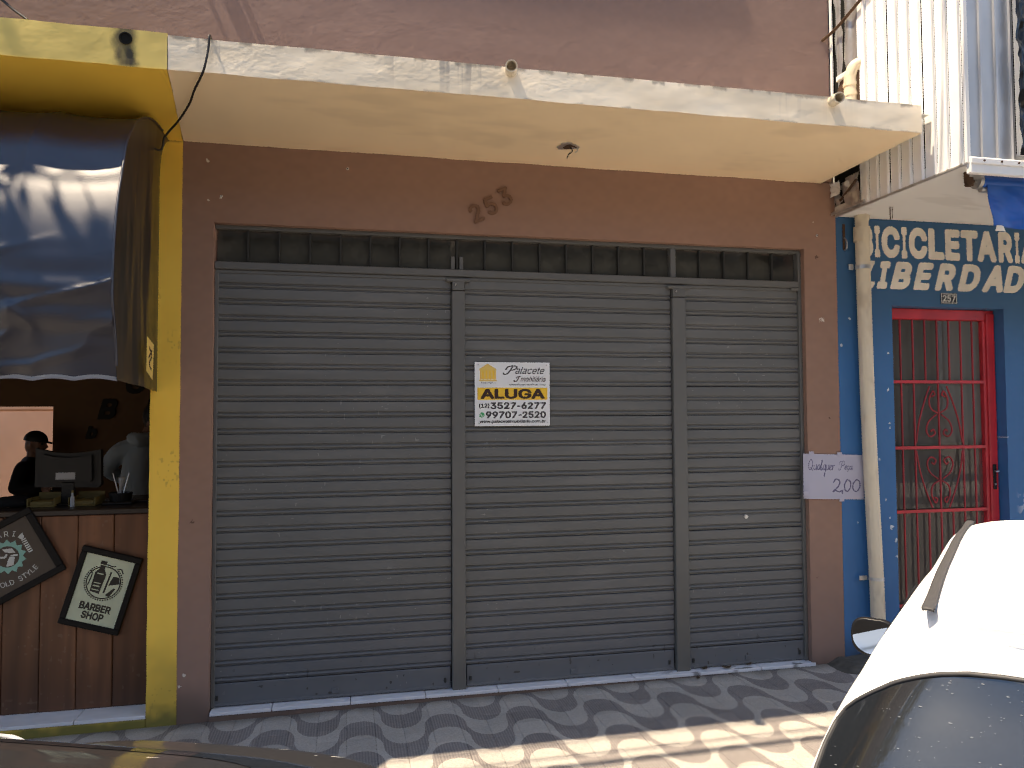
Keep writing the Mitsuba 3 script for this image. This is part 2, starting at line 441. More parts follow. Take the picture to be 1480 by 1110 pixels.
mat('plank_wood', mikit.proc(wood_fn), 0.42, 0.4, bump=lambda p, n, uv: fbm(p.x * 60, p.z * 3, 1.0, 3), bump_scale=0.0012)
mat('dark_wood', (0.018, 0.012, 0.010), 0.35, 0.5)
mat('black_frame', (0.008, 0.0065, 0.0055), 0.6, 0.2)
mat('room_brown', mikit.proc(lambda p, n, uv: C(0.125, 0.072, 0.036) * (0.8 + 0.4 * fbm(p.x * 2, p.y * 2, p.z * 2, 3))), 0.8, 0.2)
mat('pink_wall', mikit.proc(lambda p, n, uv: C(0.52, 0.36, 0.27) * (0.85 + 0.3 * fbm(p.x * 1.5, p.z * 1.5, 2.0, 3))), 0.8, 0.2)
mat('poster_cream', mikit.proc(lambda p, n, uv: C(0.50, 0.53, 0.37) * (0.9 + 0.2 * fbm(p.x * 9, p.z * 9, 2.0, 3))), 0.5, 0.4)
mat('poster_brown', (0.062, 0.046, 0.033), 0.5, 0.4)
mat('poster_ink', (0.030, 0.026, 0.018), 0.6, 0.3)
mat('poster_white', (0.50, 0.50, 0.46), 0.6, 0.3)
mat('poster_teal', (0.22, 0.40, 0.33), 0.6, 0.3)
mat('sign_white', mikit.proc(lambda p, n, uv: C(0.74, 0.74, 0.72) * (0.96 + 0.08 * fbm(p.x * 6, p.z * 6, 2.0, 2))), 0.4, 0.4)
mat('sign_yellow', (0.82, 0.50, 0.035), 0.4, 0.4)
mat('sign_gold', (0.72, 0.50, 0.13), 0.4, 0.4)
mat('sign_black', (0.02, 0.018, 0.018), 0.45, 0.4)
mat('sign_brown', (0.035, 0.012, 0.006), 0.45, 0.4)
mat('sign_green', (0.035, 0.30, 0.10), 0.45, 0.4)
mat('paper_white', mikit.proc(lambda p, n, uv: C(0.42, 0.405, 0.475) * (0.95 + 0.1 * fbm(p.x * 5, p.z * 5, 2.0, 2))), 0.6, 0.3)
mat('paper_ink', (0.13, 0.12, 0.20), 0.7, 0.2)
mat('digit_brown', (0.165, 0.088, 0.052), 0.6, 0.3)
mat('plate_black', (0.014, 0.014, 0.016), 0.3, 0.5)
mat('plate_white', (0.62, 0.60, 0.55), 0.4, 0.4)
mat('car_white', (0.70, 0.70, 0.70), 0.35, 0.5, coat=1.0, coat_gloss=0.97)
mat('car_dark', mikit.proc(lambda p, n, uv: mix(C(0.030, 0.029, 0.031), C(0.5, 0.5, 0.48), smoothstep(0.875, 0.885, fbm(p.x * 21, p.y * 21, 3.0, 2)))), 0.10, 0.9, metal=0.35, coat=1.0, coat_gloss=0.98)
mat('car_glass', (0.008, 0.010, 0.013), 0.015, 1.0, coat=1.0, coat_gloss=0.99)
mat('gutter_grey', (0.055, 0.054, 0.055), 0.55, 0.4)
mat('chrome', (0.78, 0.78, 0.80), 0.12, 0.8, metal=1.0)
mat('bright_metal', (0.85, 0.85, 0.86), 0.32, 0.8, metal=0.6)
mat('mirror_silver', (0.42, 0.45, 0.5), 0.01, 0.8, metal=1.0)
mat('steel', (0.45, 0.45, 0.46), 0.3, 0.6, metal=1.0)
mat('tyre', (0.016, 0.016, 0.016), 0.85, 0.2)
mat('lamp_red', (0.35, 0.01, 0.012), 0.1, 0.6)
mat('water_drop', (0.20, 0.21, 0.22), 0.05, 1.0)
mat('skin', (0.16, 0.085, 0.055), 0.5, 0.35)
mat('hair_black', (0.008, 0.007, 0.006), 0.6, 0.3)
mat('cloth_black', (0.010, 0.010, 0.011), 0.85, 0.15, sheen=0.3)
mat('cloth_grey', (0.24, 0.27, 0.28), 0.85, 0.15, sheen=0.3)
mat('cloth_jean', (0.025, 0.035, 0.06), 0.85, 0.15)
mat('box_yellow', (0.17, 0.13, 0.045), 0.6, 0.3)
mat('label_white', (0.36, 0.37, 0.39), 0.5, 0.3)
mat('opposite_wall', mikit.proc(lambda p, n, uv: C(0.36, 0.33, 0.28) * (0.8 + 0.4 * fbm(p.x * 0.8, p.z * 0.8, 2.0, 3))), 0.8, 0.2)
mat('window_dark', (0.02, 0.024, 0.028), 0.06, 0.6)
mat('black_sheet', (0.010, 0.010, 0.011), 0.2, 0.35)


def dirty(p, n, uv):
    k = cell_rand(dr.floor(p.x / 0.1744), 3)
    return 0.16 + 0.10 * k + 0.45 * smoothstep(2.69, 2.58, p.z + 0.10 * (fbm(p.x * 9, p.z * 9, 2.0, 4) - 0.5)) * (0.6 + 0.5 * fbm(p.x * 6, p.z * 14, 2.0, 4)) + 0.15 * smoothstep(0.5, 0.75, fbm(p.x * 16, p.z * 16, 5.0, 3))


scene['dirty_glass'] = {'type': 'blendbsdf', 'weight': mikit.proc(dirty),
                        'a': {'type': 'thindielectric', 'int_ior': 1.5},
                        'b': {'type': 'twosided', 'bsdf': {'type': 'diffuse', 'reflectance': {'type': 'rgb', 'value': [0.10, 0.098, 0.082]}}}}
scene['door_glass'] = {'type': 'blendbsdf', 'weight': mikit.proc(lambda p, n, uv: 0.16 + 0.22 * fbm(p.x * 4, p.z * 3, 2.0, 3) + (0.12 + 0.36 * smoothstep(4.88, 5.0, p.x)) * smoothstep(1.38, 1.5, p.z)),
                       'a': {'type': 'thindielectric', 'int_ior': 1.5},
                       'b': {'type': 'twosided', 'bsdf': {'type': 'diffuse', 'reflectance': {'type': 'rgb', 'value': [0.17, 0.17, 0.16]}}}}

SLOPE = 0.009


def gz(x):
    return -0.053 + SLOPE * x


# ================================================================== THE SETTING
ROAD_Z = -0.30
KERB_Y = -1.45
add(None, 'road', trimesh.Trimesh([(-120, -120, ROAD_Z), (120, -120, ROAD_Z), (120, 60, ROAD_Z), (-120, 60, ROAD_Z)], [(0, 1, 2), (0, 2, 3)], process=False), 'asphalt',
    label='worn grey asphalt road in front of the shops', kind='structure')
sw = bb(-14, 14, KERB_Y, 0.3, -0.5, -0.006, 0.002)
sw.vertices[:, 2] += np.where(sw.vertices[:, 2] > -0.2, -0.053 + SLOPE * np.clip(sw.vertices[:, 0], -14, 14), 0)
walk = add(None, 'sidewalk', sw, 'mortar', label='patterned sidewalk with dark and light wave tiles', kind='structure')
bev = bb(-0.0745, 0.0745, -0.0745, 0.0745, -0.02, 0.0, 0.0015)
tile_ply = mikit.ply(bev, 'paving')
edge_ply = mikit.ply(bb(-0.0745, 0.0745, -0.0675, 0.0675, -0.02, 0.0, 0.0015), 'paving')
rng = random.Random(4)
tilt = math.degrees(math.atan(SLOPE))
for i in range(-5, 24):
    for j in range(0, 10):
        x = 0.595 + 0.15 * i + 0.075
        y = -0.136 - 0.15 * (j - 1) - 0.075 if j else -0.0685
        if x > 4.12:
            continue
        add(walk, 'paving_tile', tile_ply if j else edge_ply, None,
            to_world=T().translate([x, y, gz(x) + rng.uniform(-0.0008, 0.0012)]).rotate([0, 1, 0], -tilt + rng.uniform(-.25, .25)).rotate([1, 0, 0], rng.uniform(-.25, .25)))
for x0, x1 in ((-14, -0.156), (4.12, 14)):
    m = bb(x0, x1, KERB_Y, 0.0, -0.02, 0.0, 0.002)
    m.vertices[:, 2] += gz(m.vertices[:, 0])
    add(walk, 'paving_field', m, 'paving', kind='stuff')
km = bb(-14, 14, KERB_Y - 0.13, KERB_Y - 0.002, -0.5, 0.002, 0.01)
km.vertices[:, 2] += np.where(km.vertices[:, 2] > -0.2, gz(km.vertices[:, 0]), 0)
add(None, 'kerb', km, 'kerb_stone', label='grey stone kerb along the sidewalk edge', kind='structure')
add(None, 'pavement', bb(-60, 60, -14, -9.2, -0.6, -0.14, 0.02), 'kerb_stone', label='plain pavement on the far side of the road', kind='structure')

def mound(U, V):
    q = np.stack([U * 7, V * 7, 0 * U], -1)
    e = np.clip((U - 3.80) / .12, 0, 1) * np.clip((V + .27) / .10, 0, 1)
    return U, V, gz(U) - .012 + e * (.030 + .05 * meshkit.fbm(q, 4, seed=6)) * (.6 + .4 * np.clip((V + .3) / .3, 0, 1))


add(walk, 'rough_concrete', sheet(mound, np.linspace(3.80, 6.5, 130), np.linspace(-.28, -.004, 28), .0), 'rough_concrete', True, label='rough dark concrete patch at the foot of the blue wall')

# ================================================================== BROWN STOREFRONT
R0, R1, RT = 0.0, 3.735, 2.735          # the wall opening
def wobble(poly, amp=.0022, step=.04, seed=1):
    p = poly.segmentize(step)
    q = np.array(p.exterior.coords)[:-1]
    n = np.stack([meshkit.fbm(np.stack([q[:, 0] * 9, q[:, 1] * 9, 0 * q[:, 0] + 20 * k], 1), 3, seed=seed) - .5 for k in (0, 1)], 1)
    return Polygon(q + n * 2.6 * amp)


brown = thing('brown_building', 'brown plastered shopfront with cream concrete canopy over three grey roller shutters', 'building')
wall = Polygon([(-0.172, -0.4), (R0, -0.4), (R0, RT), (R1, RT), (R1, -0.4), (3.982, -0.4), (3.982, 3.19), (-0.172, 3.19)])
add(brown, 'wall', face(wobble(wall), 0.25, 0.25), 'brown_paint', label='lower brown shop wall around the shutters')


def upper(U, V):
    q = np.stack([U, V, 0 * U], -1)
    d = 0.0016 * (meshkit.fbm(q * np.array([5, 6, 1.0]), 3, seed=2) - .5) + 0.0030 * (meshkit.noise(q * np.array([1.1, 1.4, 1.0]), seed=5) - .5)
    return U, -d, V


add(brown, 'upper_wall', cat(sheet(upper, np.linspace(-5, 3.955, 300), np.linspace(3.2, 5.4, 110), flip=False), bb(-5, 3.955, 0.012, 0.25, 3.2, 7.5, 0.005), bb(-5, 3.955, 0.0, 0.011, 5.401, 7.5, 0.001)), 'brown_paint', True,
    label='brown upper wall above the canopy')
add(brown, 'window_sill', bb(0.25, 2.79, -0.108, -0.002, 5.62, 5.72, 0.008), 'brown_paint')
add(brown, 'bracket', tube([(-0.285, 0.0, 4.62), (-0.285, -0.075, 4.62)], 0.012), 'rust')
add(brown, 'bracket', bb(-0.205, -0.125, -0.075, -0.001, 4.60, 4.63, 0.002), 'rust')
add(brown, 'bracket', bb(-0.10, -0.075, -0.075, -0.001, 4.60, 4.63, 0.002), 'rust')


def slab(FL, FR, BR, BL, z0, z1, seed, amp=0.004):
    """A concrete slab with slightly uneven faces and edges; plan corners front-left, front-right, back-right, back-left."""
    FL, FR, BR, BL = (np.array(c, float) for c in (FL, FR, BR, BL))
    nx, ny, nz = int(np.linalg.norm(FR - FL) / 0.03), 34, 9

    def plan(a, b):
        return (FL * (1 - a)[..., None] + FR * a[..., None]) * (1 - b)[..., None] + (BL * (1 - a)[..., None] + BR * a[..., None]) * b[..., None]

    def put(a, b, z):
        q = plan(a, b)
        P = np.stack([q[..., 0], q[..., 1], z], -1)
        for k in range(3):
            P[..., k] += amp * (meshkit.fbm(P * 5.0 + 31 * k, 3, seed=seed + k) - .5) * 2 + amp * 0.5 * (meshkit.noise(P * 28.0 + 7 * k, seed=seed + 9) - .5)
        return P

    A, B = np.meshgrid(np.linspace(0, 1, nx), np.linspace(0, 1, ny), indexing='ij')
    top, bot = put(A, B, 0 * A + z1), put(A, B, 0 * A + z0)
    A2, Z = np.meshgrid(np.linspace(0, 1, nx), np.linspace(z0, z1, nz), indexing='ij')
    front, back = put(A2, 0 * A2, Z), put(A2, 0 * A2 + 1, Z)
    B2, Z2 = np.meshgrid(np.linspace(0, 1, ny), np.linspace(z0, z1, nz), indexing='ij')
    left, right = put(0 * B2, B2, Z2), put(0 * B2 + 1, B2, Z2)
    return cat(gridmesh(top, flip=True), gridmesh(bot), gridmesh(front, flip=True), gridmesh(back), gridmesh(left), gridmesh(right, flip=True))


canopy = add(brown, 'canopy', slab((-0.048, -0.945), (3.862, -0.945), (3.872, -0.002), (-0.165, -0.002), 3.187, 3.342, 3), 'canopy_paint', 35, label='cream concrete canopy with weathered front edge')
for x, z in ((1.524, 3.323), (3.302, 3.318)):
    add(canopy, 'drain_spout', pipe((x + 0.01, -0.90, z + 0.006), (x - 0.015, -1.03, z - 0.012), 0.029, 0.024), 'cream_pipe', 40)
add(brown, 'threshold', bb(-0.001, 3.775, -0.012, 0.2, -0.4, -0.022, 0.006), 'brown_paint', label='low brown step under the white sill tiles')
xs = [0.004, 0.335, 0.767, 1.199, 1.631, 2.063, 2.495, 2.927, 3.359, 3.755]
for a, b in zip(xs[:-1], xs[1:]):
    add(brown, 'sill_tile', bb(a + 0.002, b - 0.002, -0.016, 0.19, -0.022 + rng.uniform(0, .001), -0.002 + rng.uniform(-.0008, .0012), 0.0025), 'sill_tile')
for x, z in ((0.742, 3.088), (0.04, 2.885), (3.835, 2.83)):
    add(brown, 'wall_plug', tube([(x, 0.004, z), (x, -0.004, z)], 0.0075, 10), 'trim_white')
    add(brown, 'wall_plug', tube([(x, 0.0, z), (x, -0.006, z)], 0.0040, 8), 'dark_gap')

# house number of three cast digits
hn = thing('house_number', 'faint brown cast digits 253 climbing the wall above the shutters', 'house number')
for ch, x, z, a in (('2', 1.508, 2.862, -14), ('5', 1.600, 2.913, -12), ('3', 1.690, 2.974, -10)):
    g = tpoly(ch, 0.1, True)
    g = affinity.rotate(affinity.translate(fit(g, -.036, .036, -.056, .056), x, z), 26, origin=(x, z))
    add(hn, 'digit', face(g, 0.002, 0.014), 'digit_brown')

# roller shutters --------------------------------------------------------------
PITCH = 0.0933
prof = [(0.014, 0.0), (0.014, PITCH - 0.0012), (0.002, PITCH - 0.0012), (-0.0045, PITCH - 0.004), (-0.0060, 0.065), (-0.0052, 0.0355), (-0.002, 0.0325), (0.0035, 0.0305), (0.005, 0.0265)]
for t in np.linspace(75, -75, 7):
    prof.append((0.0045 - 0.0095 * math.cos(math.radians(t)), 0.0155 + 0.0088 * math.sin(math.radians(t))))
prof += [(0.005, 0.0050), (0.005, 0.0012)]
prof = Polygon([(y, z) for y, z in prof])
DOOR = 0.060
specs = [(0.006, 1.358, 'widest of the three grey roller shutters, between the left wall and the first post'),
         (1.447, 2.793, 'middle grey roller shutter carrying the rental sign'),
         (2.893, 3.716, 'narrowest grey roller shutter, at the right, with a small round lock')]
shutters = []
for x0, x1, lab in specs:
    s = thing('roller_shutter', lab, 'roller shutter', 'grey roller shutters of the brown shop')
    shutters.append(s)
    slat = mikit.ply(rod(prof, x0, x1), 'shutter_paint', smooth=30)
    r2 = random.Random(int(x0 * 100))
    for k in range(25):
        add(s, 'slat', slat, None, to_world=T().translate([0, DOOR + r2.uniform(-.0012, .0012), 0.132 + PITCH * k]).rotate([0, 1, 0], r2.uniform(-.03, .03)))
    add(s, 'bottom_bar', cat(bb(x0 + .003, x1 - .003, DOOR - .004, DOOR + .012, 0.006, 0.129, .004), bb(x0 + .003, x1 - .003, DOOR - .008, DOOR - .0041, 0.006, 0.022, .0015)), 'shutter_paint')
    xm = (x0 + x1) / 2
    add(s, 'bolt', bb(xm - .02, xm + .02, DOOR - .012, DOOR - .0042, .03, .06, .002), 'shutter_paint')
    for xx in (x0 + .02, x1 - .045):
        add(s, 'end_latch', bb(xx, xx + .014, DOOR - .012, DOOR - .0042, .04, .066, .002), 'bar_dark')
add(shutters[2], 'lock', cat(tube([(3.305, DOOR - .002, .958), (3.305, DOOR - .014, .958)], .013, 16), tube([(3.305, DOOR - .014, .958), (3.305, DOOR - .017, .958)], .006, 10)), 'galvanised')

fr = thing('shutter_frame', 'grey steel frame with two posts dividing the roller shutters', 'door frame')
for x0, x1 in ((1.362, 1.443), (2.797, 2.889)):
    add(fr, 'post', bb(x0, x1, 0.026, 0.075, -0.002, 2.388, .004), 'frame_paint')
    add(fr, 'post_cap', bb(x0 + .003, x1 - .003, 0.022, 0.07, 2.392, 2.452, .003), 'frame_paint')
    add(fr, 'bracket', bb(x0 - .035, x1 + .03, 0.018, 0.06, 2.444, 2.462, .003), 'frame_paint')
    add(fr, 'bracket', tube([(x0 + .02, .016, 2.42), (x0 + .025, .010, 2.43)], .004, 6), 'steel')
for dx in (0.0, 0.052):
    add(fr, 'prong', bb(1.362 + dx, 1.386 + dx, 0.062, 0.078, 2.525, 2.605, .002), 'frame_paint')
add(fr, 'side_rail', bb(0.0, 0.022, 0.045, 0.10, -0.001, 2.46, .003), 'frame_paint')
add(fr, 'side_rail', bb(3.712, 3.734, 0.036, 0.10, -0.001, 2.72, .003), 'frame_paint')
add(fr, 'header_bar', cat(bb(0.001, 3.712, 0.030, 0.105, 2.476, 2.520, .004), bb(0.001, 3.712, 0.046, 0.075, 2.455, 2.4755, .003)), 'frame_paint')
add(fr, 'header_shadow_gap', bb(0.001, 3.712, 0.082, 0.12, 2.44, 2.475, .002), 'dark_gap')
add(fr, 'end_bracket', bb(3.655, 3.711, 0.024, 0.05, 2.455, 2.475, .002), 'frame_paint')
add(fr, 'top_bar', bb(0.001, 3.734, 0.045, 0.105, 2.712, 2.735, .003), 'frame_paint')
add(fr, 'mullion', bb(2.795, 2.833, 0.046, 0.10, 2.5205, 2.7115, .003), 'frame_paint')
tw = thing('transom_window', 'row of dark dirty glass panes above the roller shutters', 'window')
bars = [0.004 + (2.795 - 0.004) * k / 16 for k in range(17)]
bars2 = [2.833 + (3.711 - 2.833) * k / 5 for k in range(6)]
for bs in (bars, bars2):
    for k, x in enumerate(bs):
        if 0 < k < len(bs) - 1:
            add(tw, 'glazing_bar', bb(x - .006, x + .006, 0.060, 0.092, 2.5205, 2.7115, .002), 'bar_dark')
    for a, b in zip(bs[:-1], bs[1:]):
        y = .084 + rng.uniform(-.002, .002)
        tl = rng.uniform(-.0008, .0008)
        add(tw, 'pane', trimesh.Trimesh([(a + .003, y, 2.518), (b - .003, y + tl, 2.518), (b - .003, y + tl, 2.714), (a + .003, y, 2.714)], [(0, 1, 2), (0, 2, 3)], process=False), 'dirty_glass')
# the dark store behind
add(brown, 'store_room', cat(bb(-0.16, 3.97, 3.0, 3.1, -0.4, 3.19, .01), bb(-0.16, -0.06, 0.26, 3.0, -0.4, 3.19, .01), bb(3.87, 3.97, 0.26, 3.0, -0.4, 3.19, .01), bb(-0.16, 3.97, 0.26, 3.1, 3.0, 3.18, .01), bb(-0.16, 3.97, 0.26, 3.1, -0.1, -0.03, .01)), 'room_brown')

# rental sign -------------------------------------------------------------------
sg = thing('rental_sign', 'white and yellow rental sign reading ALUGA hung on the middle shutter', 'sign')
SX0, SX1, SZ0, SZ1 = 1.503, 1.976, 1.565, 1.957
SY = 0.040
add(sg, 'board', bb(SX0, SX1, SY, SY + .004, SZ0, SZ1, .001), 'sign_white')


def sf(g, m, d=0.0008, name='print', y=SY):
    return add(sg, name, face(g, y - .0003, d), m)


def sp(u, v):
    return SX0 + (SX1 - SX0) * u, SZ0 + (SZ1 - SZ0) * v


def sfit(g, u0, u1, v0, v1):
    a, b = sp(u0, v0)
    c, d = sp(u1, v1)
    return fit(g, a, c, b, d)


sf(sbox(*sp(.035, .41), *sp(.965, .60)), 'sign_yellow', name='yellow_band')
sf(sfit(tpoly('ALUGA', .1, True, fat=.004), .075, .93, .425, .582), 'sign_brown', .0016, 'lettering')
sf(sfit(tpoly('3527', .1, True, fat=.003), .205, .545, .265, .372), 'sign_black', name='lettering')
sf(sbox(*sp(.562, .300), *sp(.602, .322)), 'sign_black', name='lettering')
sf(sfit(tpoly('6277', .1, True, fat=.003), .615, .945, .265, .372), 'sign_black', name='lettering')
sf(sfit(tpoly('(12)', .1, True, fat=.003), .055, .19, .275, .355), 'sign_black', name='lettering')
sf(sfit(tpoly('99707', .1, True, fat=.003), .145, .560, .122, .230), 'sign_black', name='lettering')
sf(sbox(*sp(.577, .158), *sp(.615, .180)), 'sign_black', name='lettering')
sf(sfit(tpoly('2520', .1, True, fat=.003), .628, .945, .122, .230), 'sign_black', name='lettering')
sf(sfit(tpoly('www.palaceteimobiliaria.com.br', .1, True, fat=.003), .06, .945, .038, .098), 'sign_black', name='lettering')
cx, cz = sp(.093, .175)
disc = Point(cx, cz).buffer(.0155).union(Polygon([(cx - .016, cz - .016), (cx - .004, cz - .013), (cx - .013, cz - .003)]))
sf(disc, 'sign_green', name='phone_mark')
sf(strokes([[(cx - .007, cz + .007), (cx - .006, cz), (cx, cz - .006), (cx + .007, cz - .006)]], .0024), 'sign_white', .0016, 'phone_mark')
# temple emblem
ox, oz = sp(.06, .70)
w, h = .105, .108
tem = [Polygon([(ox, oz + .075), (ox + w / 2, oz + h), (ox + w, oz + .075), (ox + w, oz + .066), (ox, oz + .066)]), sbox(ox - .002, oz, ox + w + .004, oz + .008), sbox(ox + .004, oz + .010, ox + w - .002, oz + .015)]
for k in range(5):
    tem.append(sbox(ox + .006 + k * .0215, oz + .015, ox + .018 + k * .0215, oz + .064))
sf(unary_union(tem), 'sign_gold', name='emblem')
sf(sbox(ox + .004, oz + .015, ox + w - .002, oz + .066), 'sign_yellow', .0004, 'emblem')
sf(sfit(tpoly('CRECI 27.421-J', .1, True), .085, .275, .664, .684), 'sign_black', name='lettering')

GL = {  # strokes of a written hand: x height 1, advance, lines
    'a': (1.05, [[(.82, .85), (.45, 1), (.08, .5), (.3, .02), (.65, .35), (.85, .95), (.8, .25), (.95, 0), (1.15, .3)]]),
    'l': (.62, [[(-.1, .3), (.4, 1.5), (.38, 2.0), (.15, 1.7), (.12, .3), (.35, 0), (.7, .3)]]),
    'c': (.85, [[(.75, .8), (.45, 1), (.08, .5), (.35, 0), (.9, .3)]]),
    'e': (.82, [[(-.05, .35), (.5, .55), (.58, .9), (.35, 1), (.08, .5), (.35, 0), (.85, .3)]]),
    't': (.62, [[(-.1, .3), (.32, 1.75), (.2, .3), (.4, 0), (.7, .3)], [(.0, 1.15), (.65, 1.22)]]),
    'u': (1.05, [[(.1, 1), (.05, .3), (.3, 0), (.65, .3), (.85, 1), (.8, .25), (.95, 0), (1.1, .3)]]),
    'q': (1.0, [[(.8, .85), (.45, 1), (.08, .5), (.3, 0), (.65, .3), (.85, 1), (.75, -1.1), (.6, -1.0), (1.05, .2)]]),
    'r': (.75, [[(.1, .9), (.15, 0), (.2, .7), (.45, 1), (.7, .9)]]),
    'i': (.45, [[(.1, 1), (.1, .2), (.25, 0), (.5, .3)], [(.17, 1.4), (.2, 1.45)]]),
    'm': (1.5, [[(.1, .95), (.12, 0), (.2, .75), (.45, 1), (.55, .7), (.55, 0), (.65, .75), (.9, 1), (1.0, .7), (1.0, .2), (1.15, 0), (1.5, .3)]]),
    'o': (.95, [[(.5, 1), (.1, .5), (.4, 0), (.75, .5), (.5, 1), (.95, .85)]]),
    'b': (.9, [[(-.1, .3), (.35, 1.5), (.33, 2.0), (.12, 1.7), (.1, .2), (.4, 0), (.7, .5), (.4, .9), (.9, .8)]]),
    'P': (1.5, [[(.45, 1.9), (.35, .9), (.1, .05), (-.4, -.1), (-.6, .2)], [(-.5, 1.2), (-.35, 1.9), (.5, 2.15), (1.3, 1.9), (1.1, 1.2), (.4, 1.0)]]),
    'I': (1.0, [[(.5, 1.9), (.4, .6), (.1, 0), (-.5, .1), (-.5, .5)], [(-.2, 1.4), (.1, 1.9), (.9, 2.0)]]),
    'Q': (1.5, [[(.4, 2.0), (.05, 1.2), (.25, .15), (.8, .1), (1.1, 1.0), (.8, 1.9), (.4, 2.0)], [(.6, .5), (1.3, -.15)]]),
    'ç': (.85, [[(.75, .8), (.45, 1), (.08, .5), (.35, 0), (.85, .25)], [(.4, 0), (.5, -.25), (.3, -.4)]]),
    ' ': (.7, []), 'v': (.9, [[(.05, 1), (.35, 0), (.8, 1)]]), 'n': (1.05, [[(.1, .95), (.12, 0), (.2, .75), (.55, 1), (.75, .7), (.75, .2), (.9, 0), (1.1, .3)]]),
    's': (.7, [[(.6, .85), (.35, 1), (.15, .75), (.55, .35), (.35, 0), (.05, .15)]]), 'd': (1.0, [[(.8, .8), (.45, 1), (.08, .5), (.3, 0), (.7, .4), (.95, 2.0), (.85, .2), (1.05, 0)]]),
    'h': (1.0, [[(-.1, .3), (.35, 1.6), (.2, 2.0), (.1, 0), (.25, .8), (.55, 1), (.7, .6), (.7, .1), (1.0, .2)]]), 'p': (.95, [[(.2, 1), (.05, -1)], [(.15, .8), (.5, 1), (.8, .5), (.5, 0), (.12, .2)]])}


def script(text, r, shear=0.35):
    x, out = 0.0, []
    for ch in text:
        adv, ls = GL[ch]
        out += [[(a + x + shear * b, b) for a, b in l] for l in ls]
        x += adv
    return strokes(out, r, 7)


sf(sfit(script('P', .13), .37, .57, .800, .95), 'sign_black', name='lettering')
sf(sfit(tpoly('alacete', .1, False, shear=.40, fat=.001), .535, .93, .815, .930), 'sign_black', name='lettering')
sf(sfit(script('I', .15), .51, .615, .690, .785), 'sign_brown', name='lettering')
sf(sfit(tpoly('mobiliária', .1, False, shear=.40, fat=.002), .605, .945, .695, .780), 'sign_brown', name='lettering')
sf(sfit(script('vivendo pensando em vocs', .12), .45, .945, .625, .668), 'sign_black', name='lettering')
for u, v in ((.045, .955), (.955, .955), (.055, .045), (.965, .055)):
    x, z = sp(u, v)
    add(sg, 'screw', tube([(x, SY, z), (x, SY - .003, z)], .004, 8), 'steel')

# paper notice ---------------------------------------------------------------------
pn = thing('paper_notice', 'white paper notice handwritten with a price of 2,00 taped beside the shutter', 'notice')
PX0, PX1, PZ0, PZ1 = 3.700, 4.140, 1.068, 1.366


def paper(U, V):
    s = (U - PX0) / (PX1 - PX0)
    y = -0.006 - 0.004 * np.sin(s * 5 + V * 3) ** 2 - 0.006 * np.exp(-((s - .98) / .1) ** 2) + 0.012 * np.clip((.085 - s) / .085, 0, 1) + .003 * np.sin(V * 19) * s
    return U, y, V - 0.016 * s


add(pn, 'sheet', sheet(paper, np.linspace(PX0, PX1, 40), np.linspace(PZ0, PZ1, 24), .0006), 'paper_white', True)


def on_paper(g):
    m = face(g, 0, .0008)
    s = (m.vertices[:, 0] - PX0) / (PX1 - PX0)
    x, y, z = paper(m.vertices[:, 0], m.vertices[:, 2])
    m.vertices = np.stack([x, y - .0012 + m.vertices[:, 1], z], 1)
    return m


def pfit(g, u0, u1, v0, v1):
    return fit(g, PX0 + (PX1 - PX0) * u0, PX0 + (PX1 - PX0) * u1, PZ0 + (PZ1 - PZ0) * v0, PZ0 + (PZ1 - PZ0) * v1)


def dense(g):
    return g.segmentize(.02)


add(pn, 'handwriting', on_paper(dense(pfit(script('Qualquer', .075, .15), .07, .52, .50, .88))), 'paper_ink')
add(pn, 'handwriting', on_paper(dense(pfit(script('Peça', .075, .2), .57, .82, .62, .86))), 'paper_ink')
nums = [[(0, .75), (.1, .95), (.3, 1), (.48, .8), (.35, .4), (.0, .1), (-.05, .0), (.15, .12), (.4, .0), (.62, .08)], [(.72, .12), (.66, -.12)], [(1.05, 1), (.85, .6), (.9, .15), (1.1, .05), (1.3, .4), (1.28, .85), (1.05, 1)], [(1.75, 1), (1.5, .65), (1.52, .2), (1.75, .05), (2.0, .4), (1.98, .85), (1.75, 1)]]
add(pn, 'handwriting', on_paper(dense(pfit(strokes(nums, .045), .47, .94, .12, .46))), 'paper_ink')
for u, v in ((.12, 1.0), (.62, .0), (.60, 1.0), (.02, .12)):
    x, z = PX0 + (PX1 - PX0) * u, PZ0 + (PZ1 - PZ0) * v - .016 * u
    add(pn, 'tape', bb(x - .018, x + .018, -.0125, -.0115, z - .014, z + .016, .0003), 'paper_white')

# broken lamp hole under the canopy
lh = thing('lamp_socket', 'broken lamp hole with loose wires hanging from the cream canopy ceiling', 'lamp socket')
ring = []
for k in range(18):
    a = k * 2 * math.pi / 18
    r = .058 + .012 * math.sin(3 * a + 1) + .006 * math.sin(7 * a)
    ring.append((1.985 + r * math.cos(a) * 1.05, -.362 + r * math.sin(a) * .9))
m = extrude(Polygon(ring), .006)
m.apply_translation([0, 0, 3.181])
add(lh, 'hole_patch', m, 'galvanised', label='ragged grey hole in the ceiling paint')
m = extrude(affinity.scale(Polygon(ring), .6, .6), .004)
m.apply_translation([.01, 0, 3.178])
add(lh, 'hole', m, 'rust')
add(lh, 'wire', tube([(1.99, -.37, 3.182), (2.01, -.375, 3.155), (1.985, -.38, 3.13), (1.975, -.38, 3.105)], .003, 6), 'cable_black')
add(lh, 'wire', tube([(2.0, -.36, 3.182), (2.045, -.365, 3.168), (2.03, -.365, 3.15)], .0025, 6), 'steel')

